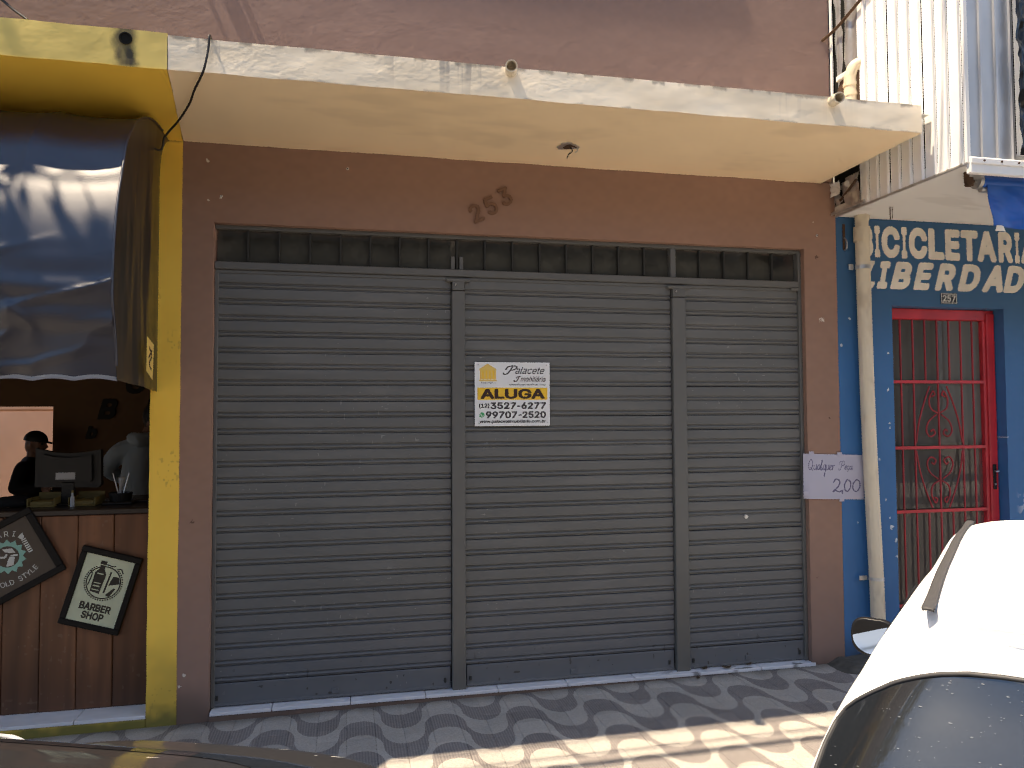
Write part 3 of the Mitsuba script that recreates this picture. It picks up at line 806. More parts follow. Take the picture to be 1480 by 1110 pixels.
# loose cable in front of the yellow column
wc = thing('electric_cable', 'loose dark cable drooping from the canopy top to the awning corner', 'cable')
add(wc, 'strand', tube([(.13, -.90, 3.36), (.129, -.957, 3.352), (.126, -.962, 3.29), (.105, -.955, 3.19), (.04, -.8, 3.165), (-.017, -.62, 3.165), (-.10, -.45, 3.14), (-.165, -.35, 3.118), (-.20, -.31, 3.09), (-.208, -.30, 3.05), (-.222, -.30, 3.03), (-.245, -.31, 3.035)], .0052, 8), 'cable_black')
wc2 = thing('electric_cable', 'short straight cable above the yellow canopy at the top left corner', 'cable')
add(wc2, 'strand', tube([(-.62, -.93, 3.36), (-.72, -.91, 3.44), (-.95, -.85, 3.66), (-1.5, -.7, 4.2)], .006, 8), 'cable_black')

# ================================================================== YELLOW BARBER SHOP
yel = thing('yellow_building', 'yellow painted barber shop front with open counter and dark interior', 'building')
add(yel, 'column', face(wobble(sbox(-.322, -.12, -.168, 3.187), .0026, .03, 5), .26, .263), 'yellow_paint', label='yellow column beside the brown wall')
add(yel, 'threshold', bb(-5, -.3225, -.003, .19, -.14, -.011, .006), 'yellow_paint', label='dirty yellow step under the white tiles')
for a, b in ((-3.3, -2.62), (-2.616, -1.94), (-1.936, -1.255), (-1.251, -.683), (-.679, -.325)):
    add(yel, 'ledge_tile', bb(a, b, -.001, .185, -.011, .008 + rng.uniform(0, .001), .002), 'sill_tile')
canopy2 = add(yel, 'canopy', slab((-5, -.945), (-.0505, -.945), (-.1675, -.002), (-5, -.002), 3.187, 3.352, 11), 'yellow_paint', 35, label='yellow concrete canopy with black drip stain')
add(canopy2, 'drain_spout', cat(pipe((-.222, -.90, 3.312), (-.222, -.951, 3.310), .027, .022)), 'dark_gap', 40)
add(canopy2, 'drain_hole', tube([(-.222, -.91, 3.312), (-.222, -.946, 3.311)], .0215, 14), 'dark_gap')
add(yel, 'head_wall', bb(-5, -.3225, .0, .24, 2.2, 3.187, .004), 'yellow_paint')
BX0, BX1, BY = -5.0, -.20, 3.2
add(yel, 'room_wall', cat(bb(-.322, -.2, .262, BY, -.05, 2.7, .004), bb(BX0 - .1, BX0, .2, BY, -.05, 2.7, .004)), 'room_brown')
add(yel, 'room_ceiling', bb(BX0, BX1, .245, BY + .1, 2.7, 2.8, .004), 'room_brown')
add(yel, 'room_floor', bb(BX0, BX1, .2, 6.2, -.2, -.05, .004), 'room_brown')
back = Polygon([(BX0, -.05), (-3.2, -.05), (-3.2, 1.73), (-1.895, 1.73), (-1.895, -.05), (-.2, -.05), (-.2, 2.7), (BX0, 2.7)])
add(yel, 'back_wall', face(back, BY + .1, .1), 'room_brown')
add(yel, 'courtyard_wall', cat(bb(-6.5, -1.2, 5.6, 5.75, -.2, 3.0, .01), bb(-1.35, -1.2, BY + .1, 5.6, -.2, 3.0, .01)), 'pink_wall', label='pale pink wall of the yard behind the barber shop')
add(yel, 'yard_beam', bb(-4.0, -1.4, 4.9, 5.1, 1.70, 1.86, .02), 'pink_wall')

# wooden counter
ct = thing('wooden_counter', 'dark wooden plank counter of the barber shop', 'counter')
edges = [-2.22 + .1865 * k for k in range(11)]
edges[-1] = -.3235
for a, b in zip(edges[:-1], edges[1:]):
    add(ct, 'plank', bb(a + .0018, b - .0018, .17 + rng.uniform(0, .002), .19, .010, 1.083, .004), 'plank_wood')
add(ct, 'countertop', bb(-2.3, -.3235, .155, .75, 1.0835, 1.118, .006), 'dark_wood')
add(ct, 'countertop', bb(-.62, -.3235, .45, .74, 1.1185, 1.135, .004), 'dark_wood')

# framed posters


def framed(key, cx, cz, w, h, ang, face_mat, border):
    Rm = lambda m: m.apply_transform(trimesh.transformations.rotation_matrix(math.radians(-ang), [0, 1, 0], [cx, .15, cz])) and m  # noqa: E731

    def turn(m):
        m.apply_transform(trimesh.transformations.rotation_matrix(math.radians(-ang), [0, 1, 0], [cx, .15, cz]))
        return m
    y1, y0 = .167, .140
    add(key, 'frame', turn(cat(bb(cx - w / 2, cx + w / 2, y0, y1, cz + h / 2 - border, cz + h / 2, .004), bb(cx - w / 2, cx + w / 2, y0, y1, cz - h / 2, cz - h / 2 + border, .004),
                               bb(cx - w / 2, cx - w / 2 + border, y0, y1, cz - h / 2 + border, cz + h / 2 - border, .004), bb(cx + w / 2 - border, cx + w / 2, y0, y1, cz - h / 2 + border, cz + h / 2 - border, .004))), 'black_frame')
    add(key, 'print', turn(bb(cx - w / 2 + border - .002, cx + w / 2 - border + .002, y0 + .010, y0 + .014, cz - h / 2 + border - .002, cz + h / 2 - border + .002, .001)), face_mat)
    return lambda name, g, m, d=.0012: add(key, name, turn(face(g, y0 + .0102, d)), m)


p2 = thing('framed_poster', 'cream BARBER SHOP poster in a black frame tilted on the wooden counter', 'poster', 'framed posters on the barber counter')
PCX, PCZ = -.600, .664
put = framed(p2, PCX, PCZ, .322, .440, -16.5, 'poster_cream', .032)
put('lettering', fit(tpoly('BARBER', .1, True, fat=.004), PCX - .083, PCX + .083, PCZ - .118, PCZ - .076), 'poster_ink')
put('lettering', fit(tpoly('SHOP', .1, True, fat=.004), PCX - .058, PCX + .058, PCZ - .166, PCZ - .124), 'poster_ink')
ex, ez, er = PCX, PCZ + .045, .098
dots = [Point(ex + er * math.cos(a), ez + er * math.sin(a)).buffer(.0042, 3) for a in np.linspace(0, 2 * math.pi, 48, endpoint=False) if not 1.0 < a < 2.2]
put('emblem', unary_union([Point(ex, ez).buffer(er * .93).difference(Point(ex, ez).buffer(er * .87))] + dots), 'poster_ink')
bottle = Polygon([(ex - .055, ez - .06), (ex - .005, ez - .065), (ex + .002, ez + .045), (ex - .015, ez + .07), (ex - .016, ez + .092), (ex - .042, ez + .092), (ex - .042, ez + .07), (ex - .058, ez + .045)]).union(sbox(ex - .045, ez + .096, ex - .013, ez + .116))
put('emblem', bottle.difference(unary_union([sbox(ex - .048, ez - .03, ex - .012, ez - .022), sbox(ex - .048, ez - .012, ex - .012, ez - .006), sbox(ex - .047, ez + .04, ex - .012, ez + .047), sbox(ex - .05, ez - .05, ex - .01, ez - .044)])), 'poster_ink', .0016)
put('emblem', unary_union([Polygon([(ex + .012, ez - .055), (ex + .02, ez + .065), (ex + .028, ez + .065), (ex + .022, ez - .055)]), Polygon([(ex + .03, ez - .01), (ex + .085, ez + .01), (ex + .07, ez + .045), (ex + .04, ez + .042)]),
                           Polygon([(ex + .028, ez - .065), (ex + .06, ez - .02), (ex + .072, ez - .02), (ex + .05, ez - .07)]), strokes([[(ex - .01, ez + .1), (ex + .02, ez + .096), (ex + .035, ez + .1)], [(ex + .05, ez + .085), (ex + .07, ez + .09), (ex + .085, ez + .07)]], .003),
                           strokes([[(ex - .075, ez - .03), (ex - .07, ez + .03), (ex - .08, ez + .05)]], .003)]), 'poster_ink')
p1 = thing('framed_poster', 'dark brown poster with a pale green emblem and OLD STYLE, cut by the left edge', 'poster', 'framed posters on the barber counter')
QX, QZ = -1.075, .855
put = framed(p1, QX, QZ, .46, .40, 29, 'poster_brown', .036)


def arc_text(text, cx, cz, r, a0, a1, h, inside=False):
    out = []
    for k, ch in enumerate(text):
        t = a0 + (a1 - a0) * k / max(len(text) - 1, 1)
        if ch == ' ':
            continue
        g = tpoly(ch, h, False)
        b = g.bounds
        g = affinity.translate(g, -(b[0] + b[2]) / 2, 0)
        g = affinity.rotate(g, t - 90 if not inside else t + 90, origin=(0, 0))
        out.append(affinity.translate(g, cx + r * math.cos(math.radians(t)), cz + r * math.sin(math.radians(t))))
    return unary_union(out)


GX, GZ = QX + .012, QZ + .012
put('lettering', arc_text('BARBEARIA', GX, GZ - .02, .128, 160, 38, .030), 'poster_white')
put('lettering', arc_text('OLD STYLE', GX - .005, GZ + .16, .31, -107, -71, .027, True), 'poster_white')
teeth = [(GX + (.095 if k % 2 else .076) * math.cos(a) * 1.0, GZ + (.095 if k % 2 else .076) * math.sin(a)) for k, a in enumerate(np.linspace(0, 2 * math.pi, 28, endpoint=False))]
put('emblem', Polygon(teeth).difference(Point(GX, GZ).buffer(.058)), 'poster_teal')
faceg = [Polygon([(GX - .03, GZ - .045), (GX + .005, GZ - .055), (GX + .03, GZ - .02), (GX + .01, GZ - .005), (GX - .01, GZ - .02)]), Polygon([(GX - .005, GZ + .05), (GX + .04, GZ + .03), (GX + .045, GZ + .0), (GX + .02, GZ + .012), (GX + .0, GZ + .03)]), strokes([[(GX - .04, GZ + .02), (GX - .015, GZ + .005), (GX, GZ + .012)], [(GX + .02, GZ - .005), (GX + .045, GZ - .015)]], .005)]
put('emblem', unary_union(faceg), 'poster_white')
put('emblem', Point(GX + .110, GZ + .062).buffer(.013), 'poster_white')
put('emblem', unary_union([sbox(GX + .10, GZ + .040 - k * .0125, GX + .124, GZ + .0475 - k * .0125) for k in range(7)]), 'poster_white')

# things on the counter
mo = thing('monitor', 'black computer monitor seen from behind on the barber counter', 'monitor')
mb = Polygon([(-1.042, 1.225), (-.70, 1.215), (-.685, 1.235), (-.69, 1.44), (-.78, 1.425), (-.865, 1.42), (-.95, 1.428), (-1.04, 1.452)])
add(mo, 'case', cat(face(mb, .47, .045), face(affinity.scale(mb, .75, .7), .43, .03)), 'dark_plastic')
add(mo, 'stand', cat(bb(-.90, -.83, .42, .45, 1.125, 1.25, .004), bb(-.98, -.74, .36, .52, 1.118, 1.130, .004)), 'dark_plastic')
add(mo, 'label', bb(-.922, -.818, .396, .3995, 1.267, 1.309, .001), 'label_white')
for a, b, z0, lab in ((-1.045, -.90, 1.1185, 'yellow paper tray left of the monitor stand'), (-.83, -.685, 1.1185, 'yellow paper tray right of the monitor stand')):
    t = thing('paper_tray', lab, 'tray', 'paper trays beside the monitor stand')
    add(t, 'tray', cat(bb(a, b, .32, .5, z0, z0 + .008, .002), bb(a, b, .50, .506, z0, z0 + .07, .002), bb(a, a + .006, .32, .499, z0 + .0085, z0 + .05, .002), bb(b - .006, b, .32, .499, z0 + .0085, z0 + .05, .002)), 'box_yellow')
    add(t, 'paper', bb(a + .012, b - .012, .33, .49, z0 + .0085, z0 + .03, .002), 'box_yellow')
bt = thing('small_bottle', 'tiny clear bottle standing on the counter in front of the monitor', 'bottle')
add(bt, 'body', trimesh.creation.revolve([(0, 0), (.012, 0), (.012, .05), (.005, .065), (.005, .08), (0, .08)], sections=14).apply_translation([-.80, .30, 1.1185]), 'label_white', 40)
add(bt, 'cap', tube([(-.80, .30, 1.199), (-.80, .30, 1.212)], .006, 10), 'box_yellow')
pc = thing('pen_holder', 'black pen holder with two silver combs in a V on the right of the counter', 'pen holder')
add(pc, 'tray', bb(-.655, -.49, .33, .47, 1.1185, 1.135, .006), 'dark_plastic')
add(pc, 'cup', trimesh.creation.revolve([(0, 0), (.055, 0), (.066, .05), (.06, .05), (.05, .008), (0, .008)], sections=24).apply_translation([-.57, .40, 1.135]), 'dark_plastic', 40)
add(pc, 'comb', tube([(-.575, .40, 1.145), (-.615, .40, 1.30)], [.005, .003], 8), 'steel')
add(pc, 'comb', tube([(-.565, .41, 1.145), (-.528, .41, 1.30)], [.005, .003], 8), 'steel')
add(pc, 'brush', cat(tube([(-.58, .42, 1.145), (-.572, .42, 1.22)], .008, 8), tube([(-.572, .42, 1.2205), (-.57, .42, 1.27)], [.012, .02], 10)), 'label_white')
bg = thing('black_bag', 'flat black bag lying on the counter left of the monitor', 'bag')
s_ = trimesh.creation.icosphere(3)
s_.vertices *= [.10, .07, .035]
s_.vertices[:, 2] = np.maximum(s_.vertices[:, 2], -.018) * (1 + .3 * meshkit.noise(s_.vertices * 30 + 5))
s_.apply_translation([-1.135, .38, 1.142])
add(bg, 'body', s_, 'cloth_black', True)
add(bg, 'strap', tube([(-1.22, .36, 1.13), (-1.14, .34, 1.165), (-1.06, .38, 1.13)], .006, 8), 'cloth_black')
wl = thing('wall_lettering', 'black decorative letters on the dark back wall of the barber shop', 'lettering')
for ch, x, z, hgt, sh in (('B', -1.53, 1.62, .17, .25), ('G', -1.30, 1.86, .17, .2), ('S', -1.12, 1.66, .16, .25), ('b', -1.62, 1.44, .10, .25)):
    add(wl, 'letter', face(affinity.translate(tpoly(ch, hgt, True, shear=sh, fat=.006), x, z), BY - .001, .02), 'black_frame')


# people ---------------------------------------------------------------------------
def limb(chain):
    """Manifold of hulls of spheres along a chain of (point, radius)."""
    out = []
    for (a, ra), (b, rb) in zip(chain[:-1], chain[1:]):
        s0 = m3d.Manifold.sphere(ra, 20).translate(list(map(float, a)))
        s1 = m3d.Manifold.sphere(rb, 20).translate(list(map(float, b)))
        out.append(m3d.Manifold.batch_hull([s0, s1]))
    return out


def body(chains, res=.02, it=12):
    m = m3d.Manifold.batch_boolean([x for c in chains for x in limb(c)], m3d.OpType.Add).refine_to_length(res).to_mesh()
    t = trimesh.Trimesh(m.vert_properties[:, :3], m.tri_verts, process=True)
    trimesh.smoothing.filter_taubin(t, .5, -.52, it)
    return t


def hand(w, d, side):
    """Palm and five curled fingers from the wrist w along the direction d (unit); side: unit vector across the palm."""
    w, d, side = (np.array(x, float) for x in (w, d, side))
    nrm = np.cross(d, side)
    ch = [[(w, .026), (w + d * .05 - side * .018, .022)], [(w, .026), (w + d * .05 + side * .018, .022)]]
    for k, L in enumerate((.070, .078, .074, .058)):
        s = w + d * .062 + side * (-.030 + .020 * k)
        ch.append([(s - d * .02, .0095), (s + d * L * .45, .0088), (s + d * L * .8 + nrm * .018, .0080), (s + d * L * .95 + nrm * .036, .0070)])
    ch.append([(w + d * .015 - side * .022, .012), (w + d * .045 - side * .045 + nrm * .012, .0100), (w + d * .075 - side * .050 + nrm * .028, .0085)])
    return ch


def head_mesh(c, yaw, pitch=0.0, s=1.0):
    """A head with nose, brows, lips, chin and ears, looking along +x before it is turned."""
    h = trimesh.creation.icosphere(4)
    v = h.vertices.copy()
    v *= [.095, .074, .118]
    jaw = np.clip(-v[:, 2] / .118, 0, 1)
    v[:, 1] *= 1 - .25 * jaw
    v[:, 0] += np.where(v[:, 0] > 0, .012 * jaw, -.018 * jaw)
    q = lambda a, b, c_, r: np.exp(-(((v - [a, b, c_]) / r) ** 2).sum(1))  # noqa: E731
    v[:, 0] += .030 * q(.095, 0, -.020, [.05, .013, .024]) + .006 * q(.08, 0, .022, [.05, .05, .012]) + .008 * q(.085, 0, -.062, [.05, .022, .010]) + .010 * q(.08, 0, -.10, [.05, .026, .018])
    for sgn in (-1, 1):
        v[:, 0] -= .010 * q(.085, sgn * .032, .004, [.05, .016, .012])
        v[:, 1] += sgn * .016 * q(-.005, sgn * .07, -.008, [.016, .03, .030])
    h.vertices = v * s
    h.apply_transform(trimesh.transformations.euler_matrix(0, pitch, yaw, 'sxyz'))
    h.apply_translation(c)
    return h


def eyes(c, yaw, pitch, s=1.0):
    out = []
    for sgn in (-1, 1):
        e = trimesh.creation.icosphere(2, .011 * s)
        e.apply_translation(np.array([.079, sgn * .032, .004]) * s)
        out.append(e)
    m = cat(out)
    m.apply_transform(trimesh.transformations.euler_matrix(0, pitch, yaw, 'sxyz'))
    m.apply_translation(c)
    return m


pa = thing('person', 'person in a black cap and dark shirt silhouetted against the pink yard wall', 'person', 'people inside the barber shop')
hx, hy, hz = -1.945, 2.95, 1.40
add(pa, 'body', cat(head_mesh((hx, hy, hz), -.15, .12, .88), body([[((hx - .03, hy, 1.24), .045), ((hx - .02, hy, 1.34), .048)],
                                                                   *hand((-1.80, 2.72, 1.02), (.8, -.5, .1), (.1, .2, .97))], .012, 8)), 'skin', True)
add(pa, 'shirt', body([[((-1.98, 2.95, 1.22), .09), ((-1.99, 2.95, 1.05), .13), ((-1.97, 2.95, .82), .125)], [((-1.98, 2.80, 1.20), .062), ((-1.98, 3.10, 1.20), .062)],
                       [((-1.99, 2.79, 1.20), .06), ((-2.02, 2.70, 1.02), .048), ((-1.82, 2.71, 1.02), .038)], [((-1.98, 3.11, 1.20), .06), ((-1.99, 3.17, .99), .047), ((-1.83, 3.06, .92), .036)]]), 'cloth_black', True)
add(pa, 'trousers', body([[((-1.97, 2.95, .82), .12), ((-1.96, 2.88, .72), .10), ((-1.95, 2.86, .40), .075), ((-1.97, 2.85, .02), .05)], [((-1.97, 2.95, .82), .12), ((-1.96, 3.02, .72), .10), ((-1.95, 3.05, .40), .075), ((-1.97, 3.06, .02), .05)]]), 'cloth_jean', True)
add(pa, 'shoe', cat(*[body([[((-1.99, y, .0), .045), ((-1.85, y, -.012), .036)]]) for y in (2.85, 3.06)]), 'dark_plastic', True)
capm = trimesh.creation.icosphere(3)
capm.vertices *= [.097, .078, .085]
capm.vertices[:, 2] = np.maximum(capm.vertices[:, 2], -.008)
brim = body([[((.06, -.03, -.002), .008), ((.145, -.015, -.012), .006)], [((.06, .03, -.002), .008), ((.145, .015, -.012), .006)]], .01, 4)
capm = cat(capm, brim)
capm.apply_transform(trimesh.transformations.euler_matrix(0, .12, -.15, 'sxyz'))
capm.apply_translation((hx, hy, hz + .030))
add(pa, 'cap', capm, 'hair_black', 40)
add(pa, 'eye', eyes((hx, hy, hz), -.15, .12, .88), 'hair_black', True)

pb = thing('person', 'person in a light grey hooded top with an elbow out, standing behind the pen holder', 'person', 'people inside the barber shop')
hx, hy, hz = -.66, 1.64, 1.63
add(pb, 'body', cat(head_mesh((hx, hy, hz), 1.2, .25), body([[((-.73, 1.60, 1.44), .055), ((-.68, 1.63, 1.56), .055)], *hand((-.77, 1.86, 1.09), (.7, .6, -.1), (.1, .2, .97)), *hand((-.52, 1.90, 1.09), (-.5, .8, -.1), (.1, .2, .97))], .012, 8)), 'skin', True)
add(pb, 'hooded_top', body([[((-.74, 1.60, 1.36), .115), ((-.75, 1.60, 1.16), .150), ((-.75, 1.60, .88), .150)], [((-.74, 1.60, 1.43), .075), ((-.90, 1.60, 1.375), .072)], [((-.74, 1.60, 1.43), .075), ((-.58, 1.60, 1.375), .072)],
                            [((-.90, 1.60, 1.37), .074), ((-.995, 1.64, 1.27), .058), ((-.99, 1.70, 1.215), .054), ((-.80, 1.84, 1.10), .042)], [((-.58, 1.60, 1.37), .074), ((-.48, 1.68, 1.17), .055), ((-.51, 1.86, 1.10), .042)]]), 'cloth_grey', True)
add(pb, 'hood', body([[((-.80, 1.55, 1.475), .045), ((-.74, 1.50, 1.46), .055), ((-.66, 1.54, 1.475), .045)], [((-.80, 1.55, 1.475), .045), ((-.81, 1.63, 1.48), .035)]], .012, 8), 'cloth_grey', True)
add(pb, 'trousers', body([[((-.75, 1.60, .88), .14), ((-.83, 1.60, .74), .105), ((-.84, 1.61, .42), .078), ((-.84, 1.58, .02), .052)], [((-.75, 1.60, .88), .14), ((-.67, 1.60, .74), .105), ((-.66, 1.61, .42), .078), ((-.66, 1.58, .02), .052)]]), 'cloth_black', True)
add(pb, 'shoe', cat(*[body([[((x, 1.57, .0), .045), ((x, 1.71, -.012), .036)]]) for x in (-.84, -.66)]), 'dark_plastic', True)
hairm = trimesh.creation.icosphere(4)
hairm.vertices *= [.102, .084, .122]
hairm.vertices = hairm.vertices * (1 + .05 * meshkit.noise(hairm.vertices * 60)[:, None])
hairm = hairm.slice_plane([.030, 0, .0], [-.75, 0, .66])
hairm.apply_transform(trimesh.transformations.euler_matrix(0, .25, 1.2, 'sxyz'))
hairm.apply_translation((hx, hy, hz + .006))
add(pb, 'hair', hairm, 'hair_black', True)
add(pb, 'eye', eyes((hx, hy, hz), 1.2, .25), 'hair_black', True)

# awning ------------------------------------------------------------------------------
aw = thing('awning', 'dark navy shiny vinyl awning over the barber shop counter', 'awning')
ap = smooth_line([(-.02, 3.178), (-.25, 3.168), (-.45, 3.138), (-.66, 3.055), (-.80, 2.945), (-.875, 2.85), (-.918, 2.74), (-.978, 2.6), (-1.020, 2.45), (-1.042, 2.3), (-1.046, 2.15), (-1.02, 2.06), (-.985, 1.95), (-.955, 1.795)], 8)
al = np.concatenate([[0], np.cumsum(np.linalg.norm(np.diff(ap, axis=0), axis=1))])
AX1 = -.235
SEAM = .387


def awn(U, V):
    y, z = np.interp(V, al, ap[:, 0]), np.interp(V, al, ap[:, 1])
    ph = (AX1 - U) / SEAM
    sag = np.sin(np.pi * (ph - np.floor(ph))) ** 0.7
    q = np.stack([U, V, 0 * U], -1)
    low = np.exp(-((z - 2.10) / .13) ** 2)
    fold = low * (.011 * np.sin(z * 46 + 2.5 * U + 3 * meshkit.noise(q * [2, 2, 1.0], 4)) + .02 * (meshkit.fbm(q * np.array([1.6, 7, 1.0]), 3, seed=8) - .5))
    n1 = meshkit.fbm(np.stack([U * 1.3, (V + .22 * U) * 5.5, 0 * U + 3], -1), 3, seed=12)
    ridge = np.clip(1 - np.abs(n1 - .5) * 9, 0, 1) ** 1.5
    fold = fold + ridge * .016 * np.clip((2.42 - z) / .2, 0, 1)
    n2 = meshkit.fbm(np.stack([U * 2.2 + 9, (V - .5 * U) * 2.6, 0 * U + 8], -1), 3, seed=15)
    fold = fold + np.clip(1 - np.abs(n2 - .5) * 11, 0, 1) ** 1.5 * .008 * np.clip((2.32 - z) / .12, 0, 1)
    skirt = np.clip((2.02 - z) / .25, 0, 1)
    wav = skirt * .012 * np.sin(U * 14 + 1) + .010 * (meshkit.fbm(q * np.array([1.5, 1.2, 1.0]), 3, seed=3) - .5)
    out = -fold - wav
    top = np.clip((z - 2.7) / .3, 0, 1) * np.clip((3.17 - z) / .1, 0, 1)
    return U, y + out + .016 * sag * np.clip((z - 2.4) / .4, 0, 1) * np.clip((3.17 - z) / .1, 0, 1), z - .012 * sag * (np.clip((z - 2.5) / .5, 0, 1)) + .012 * skirt * np.abs(np.sin((AX1 - U) * np.pi / .166))


us = np.linspace(AX1, -4.2, 420)
add(aw, 'front_panel', sheet(awn, us, np.linspace(0, al[-1], 150), .001, flip=True), 'navy_vinyl', True)
hem = sheet(lambda U, V: (awn(U, 0 * U + al[-1])[0], awn(U, 0 * U + al[-1])[1] - .003, awn(U, 0 * U + al[-1])[2] - V + .012), us, np.linspace(0, .018, 3), .002, flip=True)
add(aw, 'hem', hem, 'white_hem', True, label='thin white hem along the awning bottom')


def endp(U, V):
    s = V
    y, z = np.interp(s * al[-1], al, ap[:, 0]), np.interp(s * al[-1], al, ap[:, 1])
    yb, zb = 0 * y - .006, 3.178 - (3.178 - 1.772) * s ** 1.0
    Y, Z = y + (yb - y) * U, z + (zb - z) * U
    q = np.stack([Y * 9, Z * 1.2, 0 * Y], -1)
    bump = .026 * (meshkit.fbm(q, 3, seed=6) - .5) * np.clip((3.1 - Z) / .4, 0, 1) * np.clip(U * 6, 0, 1)
    return AX1 - .052 * np.clip(U, 0, 1) ** 1.0 + bump * np.clip((1 - U) * 6, 0, 1) + .012 * np.clip(U * 5, 0, 1) * np.clip(1 - abs(U - .5) * 2, 0, 1), np.minimum(Y, -.006), Z


add(aw, 'end_panel', sheet(endp, np.linspace(0, 1, 60), np.linspace(0, 1, 110), .001, flip=True), 'vinyl_side', True, label='dull creased side panel of the awning')
add(aw, 'piping', tube([(AX1 + .003, y - .003, z) for y, z in ap[6:-1:5]], .006, 8, 3), 'navy_vinyl', True)
lab = Polygon([(-.50, 2.03), (-.37, 2.00), (-.385, 1.82), (-.51, 1.86)])
m = face(lab, 0, .0015)
m.vertices = np.stack([AX1 + .012 - m.vertices[:, 1], m.vertices[:, 0], m.vertices[:, 2]], 1)
add(aw, 'tag', m, 'sign_gold', label='small yellow maker tag on the awning side')
g = strokes([[(-.46, 1.98), (-.41, 1.94), (-.46, 1.90), (-.42, 1.87)], [(-.47, 1.93), (-.41, 1.965)]], .006)
m = face(g, 0, .0006)
m.vertices = np.stack([AX1 + .0138 - m.vertices[:, 1], m.vertices[:, 0], m.vertices[:, 2]], 1)
add(aw, 'tag_print', m, 'sign_brown')

# ================================================================== BLUE BICYCLE SHOP
blue = thing('blue_building', 'blue bicycle shop front with cream painted lettering and metal clad overhang', 'building')
DX0, DX1, DT = 4.40, 5.312, 2.368
bw = Polygon([(3.979, -.4), (DX0, -.4), (DX0, DT), (DX1, DT), (DX1, -.4), (9, -.4), (9, 2.965), (3.979, 2.965)])
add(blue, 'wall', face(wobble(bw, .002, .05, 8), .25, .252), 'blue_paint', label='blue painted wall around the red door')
add(blue, 'ceiling', bb(3.972, 9, -1.125, -.0025, 2.9655, 3.03, .003), 'white_ceiling', label='white underside of the overhang')
add(blue, 'upper_wall', bb(3.972, 9, -.0, .25, 3.031, 7.5, .004), 'white_ceiling')
# lettering, each letter where it stands
row1 = [('B', 4.155, 4.266), ('I', 4.277, 4.319), ('C', 4.332, 4.475), ('I', 4.489, 4.533), ('C', 4.548, 4.696), ('L', 4.705, 4.834), ('E', 4.842, 4.962), ('T', 4.972, 5.112), ('A', 5.108, 5.267), ('R', 5.285, 5.405), ('I', 5.424, 5.466), ('A', 5.476, 5.632)]
lt = thing('shop_name', 'cream painted shop name BICICLETARIA LIBERDADE on the blue wall', 'lettering')
for k, (ch, a, b) in enumerate(row1):
    add(lt, 'letter', face(fit(tpoly(ch, .2, True, fat=.0135), a, b, 2.700 + .0 * k, 2.917 + .0006 * k), -.0015, .0012), 'cream_lettering')
row2 = [('L', 4.136, 4.275), ('I', 4.285, 4.40), ('B', 4.392, 4.570), ('E', 4.575, 4.745), ('R', 4.748, 4.925), ('D', 4.935, 5.130), ('A', 5.135, 5.312), ('D', 5.315, 5.505), ('E', 5.51, 5.68)]
for k, (ch, a, b) in enumerate(row2):
    add(lt, 'letter', face(fit(tpoly(ch, .2, True, shear=.55 if k == 0 else .30, fat=.0135), a, b, 2.484, 2.674 + .001 * k), -.0015, .0012), 'cream_lettering')
pl = thing('number_plate', 'small black house number plate 257 above the red door', 'house number')
add(pl, 'plate', bb(4.79, 4.925, -.008, -.0022, 2.392, 2.468, .0015), 'plate_black')
add(pl, 'border', face(sbox(4.794, 2.396, 4.921, 2.464).difference(sbox(4.7985, 2.4005, 4.9165, 2.4595)), -.0078, .001), 'plate_white')
add(pl, 'digits', face(fit(tpoly('257', .1, True), 4.806, 4.909, 2.407, 2.453), -.0078, .0015), 'plate_white')

# red door
rd = thing('red_door', 'red iron door with bars, scrolls and dark glass in the blue wall', 'door')
y0 = .082
add(rd, 'frame', cat(bb(4.402, 5.308, y0, .15, 2.292, 2.366, .004), bb(5.212, 5.308, y0, .15, -.1, 2.2915, .004), bb(4.402, 4.462, y0, .15, -.1, 2.2915, .004)), 'red_paint')
add(rd, 'stile', bb(5.235, 5.30, y0 - .012, y0 - .0005, -.05, 2.34, .003), 'red_paint')
for x in (4.535, 4.636, 4.735, 4.835, 4.933, 5.031, 5.128):
    if x in (4.735, 4.933):
        add(rd, 'bar', bb(x - .0052, x + .0052, y0 + .004, y0 + .016, 1.86, 2.2915, .002), 'red_bar')
        add(rd, 'bar', bb(x - .0052, x + .0052, y0 + .004, y0 + .016, 0.0, .935, .002), 'red_bar')
    else:
        add(rd, 'bar', bb(x - .0052, x + .0052, y0 + .004, y0 + .016, 0.0, 2.2915, .002), 'red_bar')
for z in (1.850, 1.388, .945, .30):
    add(rd, 'rail', bb(4.462, 5.212, y0 + .0005, y0 + .0035, z - .011, z + .011, .001), 'red_paint')


def curl(cx, cz, r, sgn, flip):
    pts = []
    for t in np.linspace(0, 1, 16):
        a = t * 1.6 * 2 * math.pi
        rr = r * (.12 + .88 * t)
        pts.append((cx + sgn * rr * math.cos(a), y0 + .010, cz + flip * rr * math.sin(a)))
    return pts


